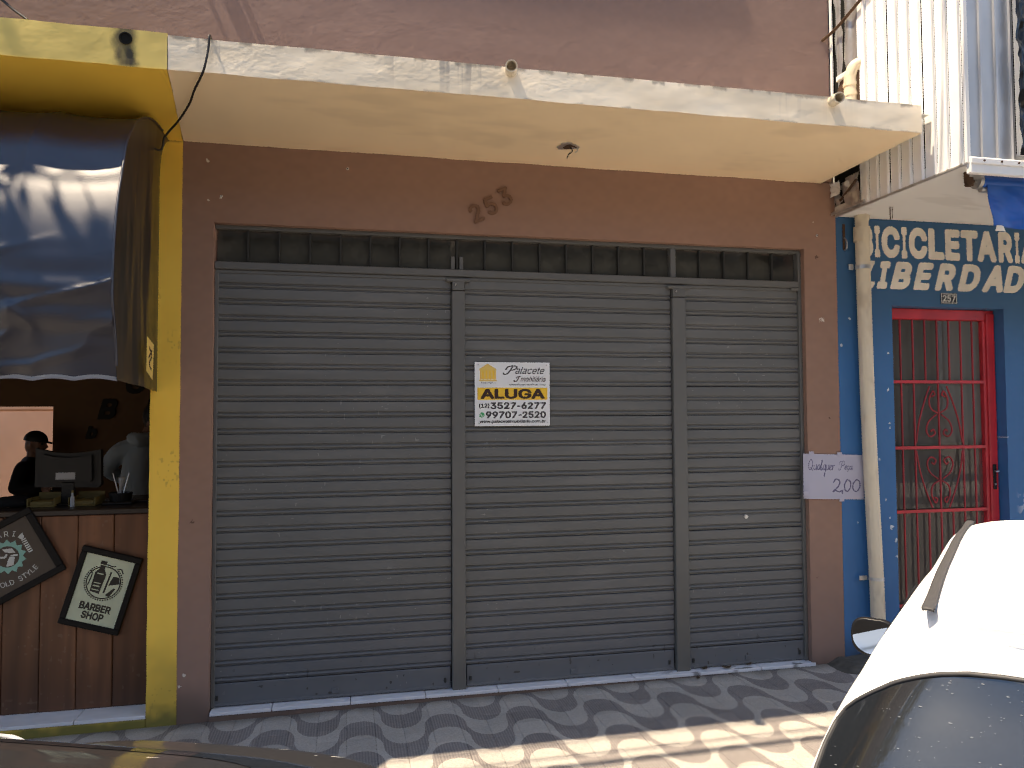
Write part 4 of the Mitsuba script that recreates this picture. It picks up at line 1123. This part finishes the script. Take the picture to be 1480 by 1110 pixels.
for zc, flip in ((1.165, 1), (1.62, -1)):
    for sgn in (-1, 1):
        add(rd, 'scroll', tube([(4.835 + sgn * .02, y0 + .01, zc), (4.835 + sgn * .085, y0 + .01, zc + flip * .05), (4.835 + sgn * .105, y0 + .01, zc + flip * .115), (4.835 + sgn * .075, y0 + .01, zc + flip * .155), (4.835 + sgn * .035, y0 + .01, zc + flip * .135), (4.835 + sgn * .05, y0 + .01, zc + flip * .105), (4.835 + sgn * .07, y0 + .01, zc + flip * .12)], .0055, 8), 'red_bar', True)
        add(rd, 'scroll', tube([(4.835 + sgn * .01, y0 + .01, zc - flip * .01), (4.835 + sgn * .065, y0 + .01, zc - flip * .045), (4.835 + sgn * .075, y0 + .01, zc - flip * .11), (4.835 + sgn * .045, y0 + .01, zc - flip * .165), (4.835 + sgn * .03, y0 + .01, zc - flip * .14), (4.835 + sgn * .055, y0 + .01, zc - flip * .125)], .0055, 8), 'red_bar', True)
        add(rd, 'scroll', tube([(4.835 + sgn * .190, y0 + .01, zc + flip * .20), (4.835 + sgn * .165, y0 + .01, zc + flip * .06), (4.835 + sgn * .12, y0 + .01, zc - flip * .08), (4.835 + sgn * .07, y0 + .01, zc - flip * .20)], .0055, 8), 'red_bar', True)
for a, b in ((1.861, 2.29), (1.40, 1.839), (.957, 1.376), (.0, .933)):
    add(rd, 'pane', trimesh.Trimesh([(4.462, .118, a), (5.212, .118, a), (5.212, .118, b), (4.462, .118, b)], [(0, 1, 2), (0, 2, 3)], process=False), 'door_glass')
add(rd, 'lock_plate', bb(5.252, 5.278, y0 - .019, y0 - .0125, 1.085, 1.262, .002), 'dark_plastic')
add(rd, 'handle', cat(tube([(5.265, y0 - .019, 1.215), (5.265, y0 - .05, 1.215), (5.235, y0 - .052, 1.213)], .007, 8), tube([(5.265, y0 - .019, 1.12), (5.265, y0 - .024, 1.12)], .008, 8)), 'steel', 40)
add(blue, 'shop_room', cat(bb(4.1, 8, 2.4, 2.5, -.1, 2.9, .01), bb(4.0, 4.1, .26, 2.5, -.1, 2.9, .01), bb(4.1, 8, .26, 2.5, 2.8, 2.9, .01), bb(4.1, 8, .26, 2.5, -.15, -.06, .01)), 'room_brown')

# drain pipe
dp = thing('drain_pipe', 'cream plastic drain pipe running down the blue wall', 'pipe')
add(dp, 'pipe', tube([(4.135, -.062, 2.85), (4.150, -.062, 1.6), (4.185, -.062, .47), (4.19, -.062, -.02)], .046, 24, 4), 'cream_pipe', 40)
add(dp, 'socket', tube([(4.132, -.062, 2.79), (4.133, -.062, 2.885)], .053, 24), 'cream_pipe', 40)
add(dp, 'neck', tube([(4.133, -.062, 2.88), (4.135, -.062, 2.93), (4.14, -.062, 2.964)], [.042, .044, .05], 24), 'cream_pipe', 40)
add(dp, 'clamp', cat(tube([(4.183, -.062, .525), (4.183, -.062, .545)], .049, 24), bb(4.08, 4.14, -.030, -.022, .52, .55, .002), tube([(4.11, -.03, .535), (4.11, -.004, .535)], .006)), 'galvanised', 40)
add(dp, 'clamp', cat(tube([(4.136, -.062, 2.60), (4.136, -.062, 2.625)], .049, 24), bb(4.055, 4.09, -.030, -.022, 2.60, 2.64, .002)), 'galvanised', 40)
hk = thing('wall_hook', 'rusty metal hook on the blue wall left of the drain pipe', 'hook')
add(hk, 'plate', bb(4.028, 4.046, -.010, -.0025, 2.74, 2.915, .002), 'rust')
add(hk, 'hook', tube([(4.037, -.011, 2.82), (4.037, -.035, 2.79), (4.037, -.035, 2.75), (4.037, -.012, 2.735)], .005, 8), 'steel', 40)


# metal cladding: side (facing left) and front, each pan between two ribs a piece of its own
def pan(w, h, rib=.015):
    """An upright cladding pan of width w and height h in (x, z), ribs at its right edge, facing -y."""
    pr = Polygon([(0, 0), (w - .020, 0), (w - .0185, -rib), (w - .0045, -rib), (w - .003, 0), (w - .001, .002), (w - .004, .002), (w - .0065, -rib + .002), (w - .0165, -rib + .002), (w - .0185, .002), (0, .002)])
    m = extrude(pr, h)
    return m


H0 = 2.966
pw = .0945
for k in range(9):
    m = pan(pw - .0065, 4.2)
    v = m.vertices.copy()
    yb = -1.128 + pw * k
    lift = 0.0
    m.vertices = np.stack([3.966 + v[:, 1] + 0.0015 * ((k * 7) % 3 - 1), -v[:, 0] + yb + pw, v[:, 2] + H0 + lift], 1)
    add(blue, 'side_pan', m, 'clad_white')
for k in range(3):
    m = pan(.0935, 4.2)
    v = m.vertices.copy()
    m.vertices = np.stack([3.985 + .0985 * k + v[:, 0], -1.135 + v[:, 1], v[:, 2] + H0 + .03], 1)
    add(blue, 'front_pan', m, 'clad_steel')
add(blue, 'backing', bb(3.992, 4.30, -1.128, -1.122, 3.035, 7.1, .001), 'dark_gap')
add(blue, 'corner_trim', bb(3.958, 3.984, -1.150, -1.130, H0 - .005, 7.2, .003), 'trim_white')
add(blue, 'edge_trim', cat(bb(3.955, 3.971, -1.13, -.03, H0 - .014, H0 - .001, .002)), 'galvanised')
add(blue, 'fascia_board', cat(bb(3.972, 9, -1.158, -1.126, 2.905, 2.993, .004), bb(3.972, 9, -1.166, -1.1585, 2.955, 2.985, .003)), 'trim_white', label='white fascia board under the front cladding')
for x in (4.05, 4.16, 4.27):
    add(blue, 'screw', tube([(x, -1.165, 2.972), (x, -1.170, 2.972)], .006, 8), 'rust')
add(blue, 'wire_hook', bb(4.165, 4.171, -.30, -.294, 2.88, 2.9645, .001), 'rust')
add(blue, 'wire_hook', bb(4.182, 4.186, -.30, -.296, 2.885, 2.9645, .001), 'rust')

# torn flashing between the two buildings
tf = thing('torn_flashing', 'crumpled torn metal flashing tucked between the canopy and the white cladding', 'metal flashing')


def crum(x0, amp, seed):
    def fn(U, V):
        q = np.stack([U * 14, V * 14, 0 * U], -1)
        return x0 + amp * (meshkit.fbm(q, 3, seed=seed) - .5), U, V
    return fn


add(tf, 'sheet', sheet(crum(3.955, .05, 3), np.linspace(-.285, -.14, 24), np.linspace(2.99, 3.185, 24), .0015), 'galvanised', 20)
add(tf, 'sheet', sheet(crum(3.965, .07, 8), np.linspace(-.18, -.02, 24), np.linspace(2.985, 3.16, 20), .0015), 'galvanised', 20)
add(tf, 'sheet', sheet(crum(3.94, .06, 12), np.linspace(-.11, -.01, 18), np.linspace(3.09, 3.18, 12), .0015), 'trim_white', 20)
add(tf, 'cover_strip', bb(3.856, 3.9525, -.90, -.01, 3.312, 3.316, .001), 'galvanised')
add(tf, 'rod', tube([(3.93, -.29, 3.13), (3.95, -.16, 3.08), (3.955, -.09, 3.05)], .008, 8), 'rust')
add(tf, 'rail', bb(3.944, 3.957, -.34, .0, 2.972, 2.99, .002), 'galvanised')
add(blue, 'backing', bb(3.978, 3.990, -1.120, -.003, 3.035, 7.1, .001), 'dark_gap')
# above the canopy
fs = thing('foil_sheet', 'wrinkled shiny metal sheet between the brown wall and the white cladding', 'metal sheet')


def foil(U, V):
    zb = 3.72 + .62 * (-U - .03)
    Z = zb + V * (6.5 - zb)
    q = np.stack([U * 10, Z * 3, 0 * U], -1)
    return 3.972 + .028 * (meshkit.fbm(q, 3, seed=5) - .5) - .02 * np.sin(U * 60) * .3, U, Z


add(fs, 'sheet', sheet(foil, np.linspace(-.285, -.03, 40), np.linspace(0, 1, 120), .001), 'galvanised', True)
add(fs, 'batten', bb(3.955, 3.968, -.032, -.012, 3.78, 6.5, .002), 'trim_white')
vp = thing('elbow_pipe', 'cream plastic elbow pipe rising behind the right end of the canopy', 'pipe')
add(vp, 'pipe', tube([(3.935, -.247, 3.345), (3.935, -.247, 3.76), (3.938, -.252, 3.83), (3.96, -.268, 3.885), (4.01, -.29, 3.90)], .040, 20, 5), 'cream_pipe', 40)
for z in (3.70, 3.765):
    add(vp, 'ring', tube([(3.935, -.247, z - .012), (3.935, -.247, z + .012)], .045, 20), 'cream_pipe', 40)
ro = thing('iron_rod', 'thin dark iron rod crossing the shiny metal sheet at the top', 'rod')
add(ro, 'rod', tube([(3.90, .02, 4.17), (3.94, -.10, 4.21), (3.945, -.33, 4.27), (3.95, -.6, 4.35)], .010, 8), 'rust')
cb = thing('wood_block', 'small dark block in the gap behind the canopy corner', 'block')
m = rod(Polygon([(-.295, 3.345), (-.015, 3.345), (-.03, 3.72), (-.12, 3.845), (-.295, 3.845)]), 3.955, 3.985)
add(cb, 'block', m, 'rust')
add(cb, 'cap', bb(3.94, 3.984, -.285, -.09, 3.85, 3.885, .004), 'trim_white')

# black plastic sheet at the far right
bs = thing('black_plastic', 'shiny black plastic sheet hanging beside the steel cladding at the right edge', 'plastic sheet')


def blk(U, V):
    q = np.stack([U * 8, V * 4, 0 * U], -1)
    return U, -1.162 - .055 * meshkit.fbm(q * 2.6, 4, seed=4), V + .10 * np.clip(U - 4.30, 0, 1)


add(bs, 'sheet', sheet(blk, np.linspace(4.262, 5.4, 110), np.linspace(3.01, 6, 200), .001), 'black_sheet', True)

# blue roll-up tarp
ta = thing('blue_awning', 'rolled blue canvas awning hanging under the overhang at the right edge', 'awning')
add(ta, 'roller', tube([(4.175, -1.0, 2.912), (8, -1.0, 2.912)], .040, 24), 'blue_tarp', 40)
add(ta, 'end_cap', cat(tube([(4.150, -1.0, 2.915), (4.174, -1.0, 2.915)], .041, 24), tube([(4.14, -1.0, 2.915), (4.15, -1.0, 2.915)], .012, 10)), 'galvanised', 40)
add(ta, 'rod_end', tube([(4.17, -1.01, 2.868), (4.215, -1.01, 2.868)], .017, 14), 'galvanised', 40)


def tarp(U, V):
    q = np.stack([U * 3, V * 6, 0 * U], -1)
    s = (2.90 - V) / .27
    fold = .05 * (meshkit.fbm(q, 3, seed=2) - .5) * s + .012 * np.sin(U * 26 + V * 9) * s
    bot = .022 * np.sin((U - 4.2) * 13) + .03 * np.clip((4.30 - U) / .1, 0, 1)
    return U + .012 * s, -1.035 - fold, V + s * (bot * .6 + .0)


add(ta, 'cloth', sheet(tarp, np.linspace(4.195, 8, 220), np.linspace(2.905, 2.640, 30), .0015, flip=False), 'blue_tarp', True)
add(ta, 'torn_corner', sheet(lambda U, V: (U, -1.052 - .02 * np.sin(U * 50 + V * 20), V - .2 * (U - 4.21)), np.linspace(4.222, 4.285, 14), np.linspace(2.632, 2.662, 8), .001), 'cream_lettering', True, label='torn pale corner of the blue awning')
add(ta, 'bracket', cat(bb(4.082, 4.104, -1.012, -.988, 2.905, 2.9645, .003), bb(4.088, 4.128, -1.018, -.982, 2.885, 2.935, .006), tube([(4.12, -1.0, 2.915), (4.14, -1.0, 2.915)], .008, 8)), 'rust')

# ================================================================== WHITE CAR
CAR_H, CAR_X, CAR_Y = math.radians(48.5), 2.527, -3.263


def to_car(m, h=CAR_H, x=CAR_X, y=CAR_Y, z=ROAD_Z):
    v = np.asarray(m.vertices)
    u, w = v[:, 0], v[:, 1]
    m.vertices = np.stack([x + u * math.sin(h) + w * math.cos(h), y + u * math.cos(h) - w * math.sin(h), z + v[:, 2]], 1)
    m.invert()
    return m


def outline(ur, uf, w, n, k=120):
    t = np.linspace(0, 2 * np.pi, k, endpoint=False)
    c, s = np.cos(t), np.sin(t)
    return (ur + uf) / 2 + (uf - ur) / 2 * np.sign(c) * np.abs(c) ** (2 / n), w * np.sign(s) * np.abs(s) ** (2 / n)


def stack(slices, cap_h, cap_pow=2.4, fine=8, k=160):
    """A body of stacked plan outlines: slices (z, rear u, front u, half width, exponent) from the bottom up, then a crowned roof."""
    S = smooth_line(slices, fine)
    rows = [np.stack([*outline(a, b, w, n, k), np.full(k, z)], 1) for z, a, b, w, n in S]
    z, a, b, w, n = S[-1]
    U, V = outline(a, b, w, n, k)
    for s in np.linspace(.97, .0005, 23):
        rows.append(np.stack([(a + b) / 2 + (U - (a + b) / 2) * s, V * s, z + cap_h * (1 - s ** cap_pow) + 0 * U], 1))
    return gridmesh(np.array(rows), closed_u=True), S


def rear_u(S, v, z, front=False):
    """u of the body's surface at (v, z)."""
    zz = S[:, 0]
    a, b, w, n = (np.interp(z, zz, S[:, k]) for k in range(1, 5))
    s = np.clip(1 - np.abs(v / w) ** n, 0, 1) ** (1 / n)
    return (a + b) / 2 + (b - a) / 2 * s * (1 if front else -1)


wcar = thing('white_car', 'white hatchback parked nose towards the blue shop, seen from behind', 'car')
SL = [(.22, -.52, 2.62, .72, 5), (.34, -.60, 2.72, .80, 5), (.55, -.62, 2.76, .835, 5), (.72, -.58, 2.70, .845, 5.5), (.84, -.52, 2.58, .845, 6), (.91, -.47, 2.25, .84, 6.5), (.97, -.41, 1.95, .825, 7),
      (1.10, -.322, 1.80, .775, 7.5), (1.20, -.252, 1.69, .722, 7.5), (1.28, -.198, 1.61, .680, 7), (1.335, -.168, 1.55, .642, 6.5), (1.360, -.160, 1.52, .628, 6), (1.370, -.135, 1.50, .620, 6), (1.378, -.085, 1.49, .614, 6), (1.384, -.052, 1.48, .609, 6), (1.410, -.062, 1.46, .590, 5.6), (1.428, -.074, 1.44, .576, 5.2), (1.436, -.060, 1.42, .566, 5.0)]
shell, SW = stack(SL, .080, k=240)
sv_ = np.array(shell.vertices)
sv_[:, 1] *= 1 + .055 * np.clip(sv_[:, 0] / 1.4, 0, 1.2) * np.clip((sv_[:, 2] - .95) / .2, 0, 1)
sv_[:, 2] += .075 * np.clip(sv_[:, 0] / 1.4, 0, 1.2) ** 1.3 * np.clip((sv_[:, 2] - 1.385) / .06, 0, 1)
shell.vertices = sv_


def roof_z(u, v):
    z, a, b, w, n = SW[-1]
    w = w * (1 + .055 * np.clip(u / 1.4, 0, 1.2))
    sr = (np.abs((u - (a + b) / 2) / ((b - a) / 2)) ** n + np.abs(v / w) ** n) ** (1 / n)
    return z + .080 * (1 - np.minimum(sr, 1) ** 2.4) + .075 * np.clip(u / 1.4, 0, 1.2) ** 1.3 * np.clip((z + .080 * (1 - np.minimum(sr, 1) ** 2.4) - 1.385) / .06, 0, 1)


add(wcar, 'body', to_car(shell), 'car_white', True)


def glass_patch(zs, vmax, vmin=None, off=.005, front=False, nv=80):
    Z = np.repeat(np.asarray(zs)[:, None], nv, 1)
    vm = np.interp(zs, *vmax)
    V = np.linspace(-1, 1, nv)[None, :] * vm[:, None]
    U = rear_u(SW, V, Z, front) + (off if front else -off)
    return np.stack([U, V, Z + .0 * V], -1)


P = glass_patch(np.linspace(.96, 1.356, 60), ([.96, 1.0, 1.053, 1.10, 1.15, 1.187, 1.22, 1.25, 1.289, 1.319, 1.343, 1.352, 1.356], [.66, .73, .758, .748, .728, .703, .672, .636, .581, .517, .43, .33, .02]))
add(wcar, 'rear_window', to_car(gridmesh(P, flip=True)), 'car_glass', True, label='dark rear window speckled with rain drops')
seal = [tuple(P[k, 0] + [-.002, 0, 0]) for k in range(0, 60, 2)] + [tuple(P[-1, 40])] + [tuple(P[k, -1] + [-.002, 0, 0]) for k in range(59, -1, -2)]
add(wcar, 'window_seal', to_car(tube(seal, .0055, 8, 2)), 'gutter_grey', True)
r3 = np.random.RandomState(7)
drops = []
for k in range(520):
    i, j = r3.randint(2, 58), r3.randint(2, 78)
    fr_, fq = r3.rand(2)
    c = P[i, j] * (1 - fr_) + P[i - 1, j] * fr_
    c = c * (1 - fq) + (P[i, j - 1] - P[i, j]) * fq + c * fq
    s = trimesh.creation.icosphere(1)
    r_ = .0010 + .0024 * r3.rand() ** 2.5
    s.vertices *= [r_ * .6, r_ * (1.0 + .5 * r3.rand()), r_ * .55]
    s.apply_translation(c + [-.0008, 0, 0])
    drops.append(s)
add(wcar, 'rain_drops', to_car(cat(drops)), 'water_drop', True, kind='stuff')
for sgn in (-1, 1):
    gv = lambda u: sgn * np.interp(u, [0, .45, .9, 1.36], [.528, .548, .560, .560])  # noqa: E731
    add(wcar, 'roof_gutter', to_car(sheet(lambda U, V: (V, gv(V) + U, roof_z(V, gv(V) + U) + .009 - 12 * U * U), np.linspace(-.0155, .0155, 9), np.linspace(.0, 1.36, 60), .009, flip=False)), 'gutter_grey', True)
    # side windows
    Z = np.linspace(1.0, 1.24, 20)[:, None] + np.zeros((1, 60))
    a, b = np.interp(Z[:, 0], [1.0, 1.24], [.42, .50]), np.interp(Z[:, 0], [1.0, 1.24], [1.62, 1.36])
    Ug = a[:, None] + (b - a)[:, None] * np.linspace(0, 1, 60)[None]
    wv = (np.interp(Z, SW[:, 0], SW[:, 3]) + .004) * (1 + .055 * np.clip(Ug / 1.4, 0, 1.2) * np.clip((Z - .95) / .2, 0, 1))
    Ps = np.stack([Ug, sgn * wv, Z], -1)
    add(wcar, 'side_window', to_car(gridmesh(Ps, flip=sgn > 0)), 'car_glass', True)
    add(wcar, 'window_visor', to_car(tube([(.80, sgn * .727, 1.22), (1.05, sgn * .735, 1.235), (1.30, sgn * .742, 1.23), (1.5, sgn * .75, 1.15)], .010, 8)), 'dark_plastic', True)
    # mirror
    M = trimesh.creation.icosphere(3)
    M.vertices *= [.06, .105, .090]
    M.vertices[:, 0] = np.maximum(M.vertices[:, 0], -.018)
    M.vertices[:, 1:] *= (1 + .06 * np.cos(4 * np.arctan2(M.vertices[:, 2], M.vertices[:, 1])))[:, None] * -1 + 2.0
    M.apply_translation([1.66, sgn * .985, .905])
    mk = add(wcar, 'mirror', to_car(cat(M, bb(1.64, 1.70, min(sgn * .80, sgn * .90), max(sgn * .80, sgn * .90), .87, .91, .01))), 'dark_plastic', True)
    G = trimesh.creation.cylinder(1.0, .002, sections=48)
    G.apply_transform(trimesh.transformations.rotation_matrix(math.pi / 2, [0, 1, 0]))
    G.vertices *= [1, .088, .073]
    G.apply_transform(trimesh.transformations.rotation_matrix(-sgn * .10, [0, 0, 1]))
    G.apply_transform(trimesh.transformations.rotation_matrix(.27, [0, 1, 0]))
    G.apply_translation([1.634, sgn * .985, .905])
    add(mk, 'glass', to_car(G), 'mirror_silver')
    # tail lamps and wheels
    Zt = np.linspace(.66, .93, 14)[:, None] + np.zeros((1, 12))
    Vt = sgn * (np.linspace(.60, .76, 12)[None] + np.zeros((14, 1)))
    Pt = np.stack([rear_u(SW, Vt, Zt) - .006, Vt, Zt], -1)
    add(wcar, 'tail_lamp', to_car(gridmesh(Pt, flip=sgn < 0)), 'lamp_red', True)
    for u in (.02, 1.95):
        tw_ = trimesh.creation.revolve([(.17, -.09), (.27, -.095), (.295, -.06), (.295, .06), (.27, .095), (.17, .09), (.17, -.09)], sections=40)
        tw_.apply_transform(trimesh.transformations.rotation_matrix(math.pi / 2, [1, 0, 0]))
        tw_.apply_translation([u, sgn * .725, .295])
        wk = add(wcar, 'wheel', to_car(tw_), 'tyre', 40)
        rim = trimesh.creation.revolve([(0, .055), (.05, .06), (.16, .045), (.172, .075), (.172, -.08), (0, -.08)], sections=32)
        rim.apply_transform(trimesh.transformations.rotation_matrix(-sgn * math.pi / 2, [1, 0, 0]))
        rim.apply_translation([u, sgn * .725, .295])
        add(wk, 'rim', to_car(rim), 'steel', 40)
add(wcar, 'windscreen', to_car(gridmesh(glass_patch(np.linspace(1.0, 1.34, 30), ([1.0, 1.34], [.70, .57]), front=True))), 'car_glass', True)
add(wcar, 'bumper_strip', to_car(tube([(-.46, -.80, .46), (-.625, -.62, .46), (-.645, 0, .46), (-.625, .62, .46), (-.46, .80, .46)], .018, 8)), 'dark_plastic', True)
add(wcar, 'licence_plate_holder', to_car(bb(-.632, -.60, -.21, .21, .60, .74, .006)), 'gutter_grey')

# ================================================================== DARK CAR (its short rear deck shows at the lower left)
DH = math.radians(21.5)
_o = np.array([CAR_X, CAR_Y])
_f2, _r2 = np.array([math.sin(DH), math.cos(DH)]), np.array([math.cos(DH), -math.sin(DH)])
DO = np.array([.349, -1.708])


def to_dark(m, body=True):
    if body:
        m.vertices = np.asarray(m.vertices) * [1, 1.095, .856]
    return to_car(m, DH, DO[0], DO[1])


dcar = thing('dark_car', 'glossy dark car with dusty rear deck in front of the yellow barber shop', 'car')
SD = [(.22, -4.1, -.05, .74, 5), (.36, -4.22, .03, .80, 5), (.56, -4.25, .06, .83, 5), (.74, -4.2, .07, .835, 5), (.84, -4.0, .055, .83, 4.4), (.90, -3.7, .03, .825, 4.0), (.94, -3.3, -.02, .81, 3.6), (.962, -3.1, -.10, .79, 3.4), (.974, -2.98, -.20, .765, 3.6),
      (1.00, -2.93, -.255, .755, 4.5), (1.10, -2.78, -.40, .725, 5), (1.22, -2.6, -.60, .68, 5), (1.32, -2.4, -.82, .62, 4.5), (1.36, -2.3, -.95, .58, 4.2)]
shell, SWD = stack(SD, .07)
add(dcar, 'body', to_dark(shell), 'car_dark', True)
Zg = np.linspace(.985, 1.29, 40)
Vg = np.linspace(-1, 1, 60)[None] * np.interp(Zg, [.985, 1.05, 1.29], [.66, .655, .52])[:, None]
Pg = np.stack([rear_u(SWD, Vg, Zg[:, None] + 0 * Vg, True) + .004, Vg, Zg[:, None] + 0 * Vg], -1)
add(dcar, 'rear_window', to_dark(gridmesh(Pg)), 'car_glass', True)
base = [tuple(Pg[0, k] + [.006, 0, -.002]) for k in range(0, 60, 3)] + [tuple(Pg[0, 59] + [.006, 0, -.002])]
add(dcar, 'window_trim', to_dark(tube(base, .007, 8, 3)), 'dark_plastic', True)
frit = []
for k in range(13):
    s = trimesh.creation.icosphere(1, .0038)
    s.vertices *= [.6, 1.2, 1]
    j = 7.0 + .75 * k
    q = Pg[4, int(j)] * (1 - j % 1) + Pg[4, int(j) + 1] * (j % 1)
    s.apply_translation(q + [.002, 0, 0])
    frit.append(s)
add(dcar, 'dotted_edge', to_dark(cat(frit)), 'label_white', kind='stuff')
add(dcar, 'wiper', to_dark(cat(tube([(-.205, -.66, 1.015), (-.25, -.575, 1.035), (-.30, -.49, 1.05), (-.36, -.43, 1.07)], [.006, .009, .004, .005], 8), tube([(-.36, -.53, 1.07), (-.40, -.46, 1.085), (-.43, -.40, 1.10)], .006, 8))), 'bright_metal', True)
for sgn in (-1, 1):
    for u in (-.62, -3.35):
        tw_ = trimesh.creation.revolve([(.17, -.09), (.27, -.095), (.295, -.06), (.295, .06), (.27, .095), (.17, .09), (.17, -.09)], sections=40)
        tw_.apply_transform(trimesh.transformations.rotation_matrix(math.pi / 2, [1, 0, 0]))
        tw_.apply_translation([u, sgn * .79, .295])
        wk = add(dcar, 'wheel', to_dark(tw_, False), 'tyre', 40)
        rim = trimesh.creation.revolve([(0, .055), (.05, .06), (.16, .045), (.172, .075), (.172, -.08), (0, -.08)], sections=32)
        rim.apply_transform(trimesh.transformations.rotation_matrix(-sgn * math.pi / 2, [1, 0, 0]))
        rim.apply_translation([u, sgn * .79, .295])
        add(wk, 'rim', to_dark(rim, False), 'steel', 40)
    Z = np.linspace(1.0, 1.27, 16)[:, None] + np.zeros((1, 40))
    a, b = np.interp(Z[:, 0], [1.0, 1.27], [-2.75, -2.35]), np.interp(Z[:, 0], [1.0, 1.27], [-.55, -.90])
    Ug = a[:, None] + (b - a)[:, None] * np.linspace(0, 1, 40)[None]
    Ps = np.stack([Ug, sgn * (np.interp(Z, SWD[:, 0], SWD[:, 3]) + .004), Z], -1)
    add(dcar, 'side_window', to_dark(gridmesh(Ps, flip=sgn > 0)), 'car_glass', True)

# ================================================================== across the street (seen in reflections only)
ob = thing('opposite_building', 'plain low building across the street, seen only as a reflection', 'building')
add(ob, 'wall', bb(-16, 3, -20, -12.2, -.2, 5.4, .05), 'opposite_wall')
add(ob, 'parapet', bb(-16, 3, -12.45, -12.15, 5.401, 5.75, .02), 'opposite_wall')
for k in range(5):
    w_ = add(ob, 'window', bb(-14.5 + 3.4 * k, -12.6 + 3.4 * k, -12.19, -12.15, 1.0, 2.6, .01), 'window_dark')
ob2 = thing('opposite_building', 'taller plain building across the street beside the low one, seen only as a reflection', 'building')
add(ob2, 'wall', bb(3.2, 16, -21, -12.4, -.2, 6.2, .05), 'opposite_wall')
for k in range(4):
    add(ob2, 'window', bb(4.2 + 3 * k, 5.8 + 3 * k, -12.39, -12.35, 3.6, 5.2, .01), 'window_dark')
for y, z, r, nm in ((-1.43, 6.0, .022, 'thick black overhead cable, its shadow crossing the sunlit sidewalk'), (-1.175, 6.0, .009, 'thin black overhead cable strung nearest to the shop walls'), (-1.33, 6.0, .009, 'thin black overhead cable in the middle, between the thick cable and the inner one')):
    oc = thing('overhead_cable', nm, 'cable', 'overhead street cables')
    add(oc, 'strand', tube([(x, y, z + .0012 * x * x) for x in np.linspace(-20, 20, 14)], r, 8, 3), 'cable_black', True)
for y, z, r, nm in ((-8.6, 6.4, .03, 'upper dark cable across the street, seen only reflected in the car window'), (-8.7, 5.8, .035, 'lower dark cable across the street, seen only reflected in the car window')):
    oc = thing('overhead_cable', nm, 'cable', 'overhead street cables')
    add(oc, 'strand', tube([(x, y, z + .0015 * x * x) for x in np.linspace(-20, 20, 14)], r, 8, 3), 'cable_black', True)

# dry leaves blown against the sill
mat('leaf_brown', mikit.proc(lambda p, n, uv: C(0.060, 0.042, 0.028) * (0.6 + 0.8 * fbm(p.x * 90, p.y * 90, 2.0, 2))), 0.8, 0.2)
for x, y, a, ln, nm in ((2.985, .03, .4, .050, 'small dry leaf on the white sill, just right of the second post'), (3.13, .015, -.3, .055, 'largest dry leaf on the white sill below the narrow shutter'), (3.30, .04, .2, .045, 'dry leaf on the white sill, rightmost of the three'), (2.90, -.05, 1.0, .04, 'dry leaf lying on the wavy paving in front of the second post')):
    lf = thing('dry_leaf', nm, 'leaf', 'dry leaves blown against the sill')
    t_ = np.linspace(0, 1, 15)
    w_ = .30 * ln * np.sin(np.pi * t_ ** .85) ** .9 + .0006
    zb = .0025 if y > 0 else gz(x) + .003
    P_ = np.stack([np.stack([(t_ - .5) * ln * math.cos(a) - k * w_ * math.sin(a) + x, (t_ - .5) * ln * math.sin(a) + k * w_ * math.cos(a) + y, zb + .006 * abs(k) + .006 * (t_ - .5) ** 2 * 4 * (1 + k)], 1) for k in (-1, -.5, 0, .5, 1)], 1)
    add(lf, 'blade', gridmesh(P_), 'leaf_brown', True)
    add(lf, 'stalk', tube([tuple(P_[0, 2]), tuple(P_[0, 2] + np.array([-.012 * math.cos(a), -.012 * math.sin(a), .003]))], .0009, 5), 'leaf_brown')

# street tree at the kerb, outside the frame to the left: it dapples the awning and the yellow canopy
mat('bark', mikit.proc(lambda p, n, uv: C(0.11, 0.085, 0.06) * (0.5 + fbm(p.x * 20, p.y * 20, p.z * 5, 4))), 0.9, 0.2)
scene['leaf_green'] = {'type': 'twosided', 'bsdf': {'type': 'principled', 'base_color': {'type': 'rgb', 'value': [0.05, 0.095, 0.025]}, 'roughness': 0.5}}
st = thing('street_tree', 'leafy street tree at the kerb left of the view, seen only by its dappled shadow', 'tree')
add(st, 'trunk', tube([(-3.5, -1.22, -.1), (-3.46, -1.22, 1.5), (-3.3, -1.25, 3.2), (-3.1, -1.27, 4.6)], [.11, .09, .075, .06], 12), 'bark', 40)
rt = np.random.RandomState(11)
tips, limbs_ = [], []
for k in range(9):
    e = np.array([-2.75 + 1.05 * math.cos(k * .9) * rt.uniform(.5, 1), -1.25 + .6 * math.sin(k * .9) * rt.uniform(.4, 1), 5.9 + rt.uniform(-.5, .7)])
    mid = (np.array([-3.1, -1.27, 4.6]) + e) / 2 + rt.uniform(-.12, .12, 3)
    limbs_.append(tube([(-3.1, -1.27, 4.58), tuple(mid), tuple(e)], [.035, .022, .008], 8))
    tips += [mid * .4 + e * .6, e]
add(st, 'limb', cat(limbs_), 'bark', 40, kind='stuff')
lv, lf_ = [], []
for k in range(950):
    c = tips[rt.randint(len(tips))] + rt.normal(0, .21, 3) * [1, .8, .9]
    d = rt.normal(0, 1, 3); d[2] *= .5; d /= np.linalg.norm(d)
    n_ = rt.normal(0, 1, 3); w_ = np.cross(d, n_); w_ /= np.linalg.norm(w_)
    L_ = rt.uniform(.05, .10)
    b_ = len(lv)
    lv += [c - d * L_, c + w_ * L_ * .42, c + d * L_, c - w_ * L_ * .42]
    lf_ += [(b_, b_ + 1, b_ + 2), (b_, b_ + 2, b_ + 3)]
add(st, 'crown', trimesh.Trimesh(np.array(lv), np.array(lf_), process=False), 'leaf_green', kind='stuff')
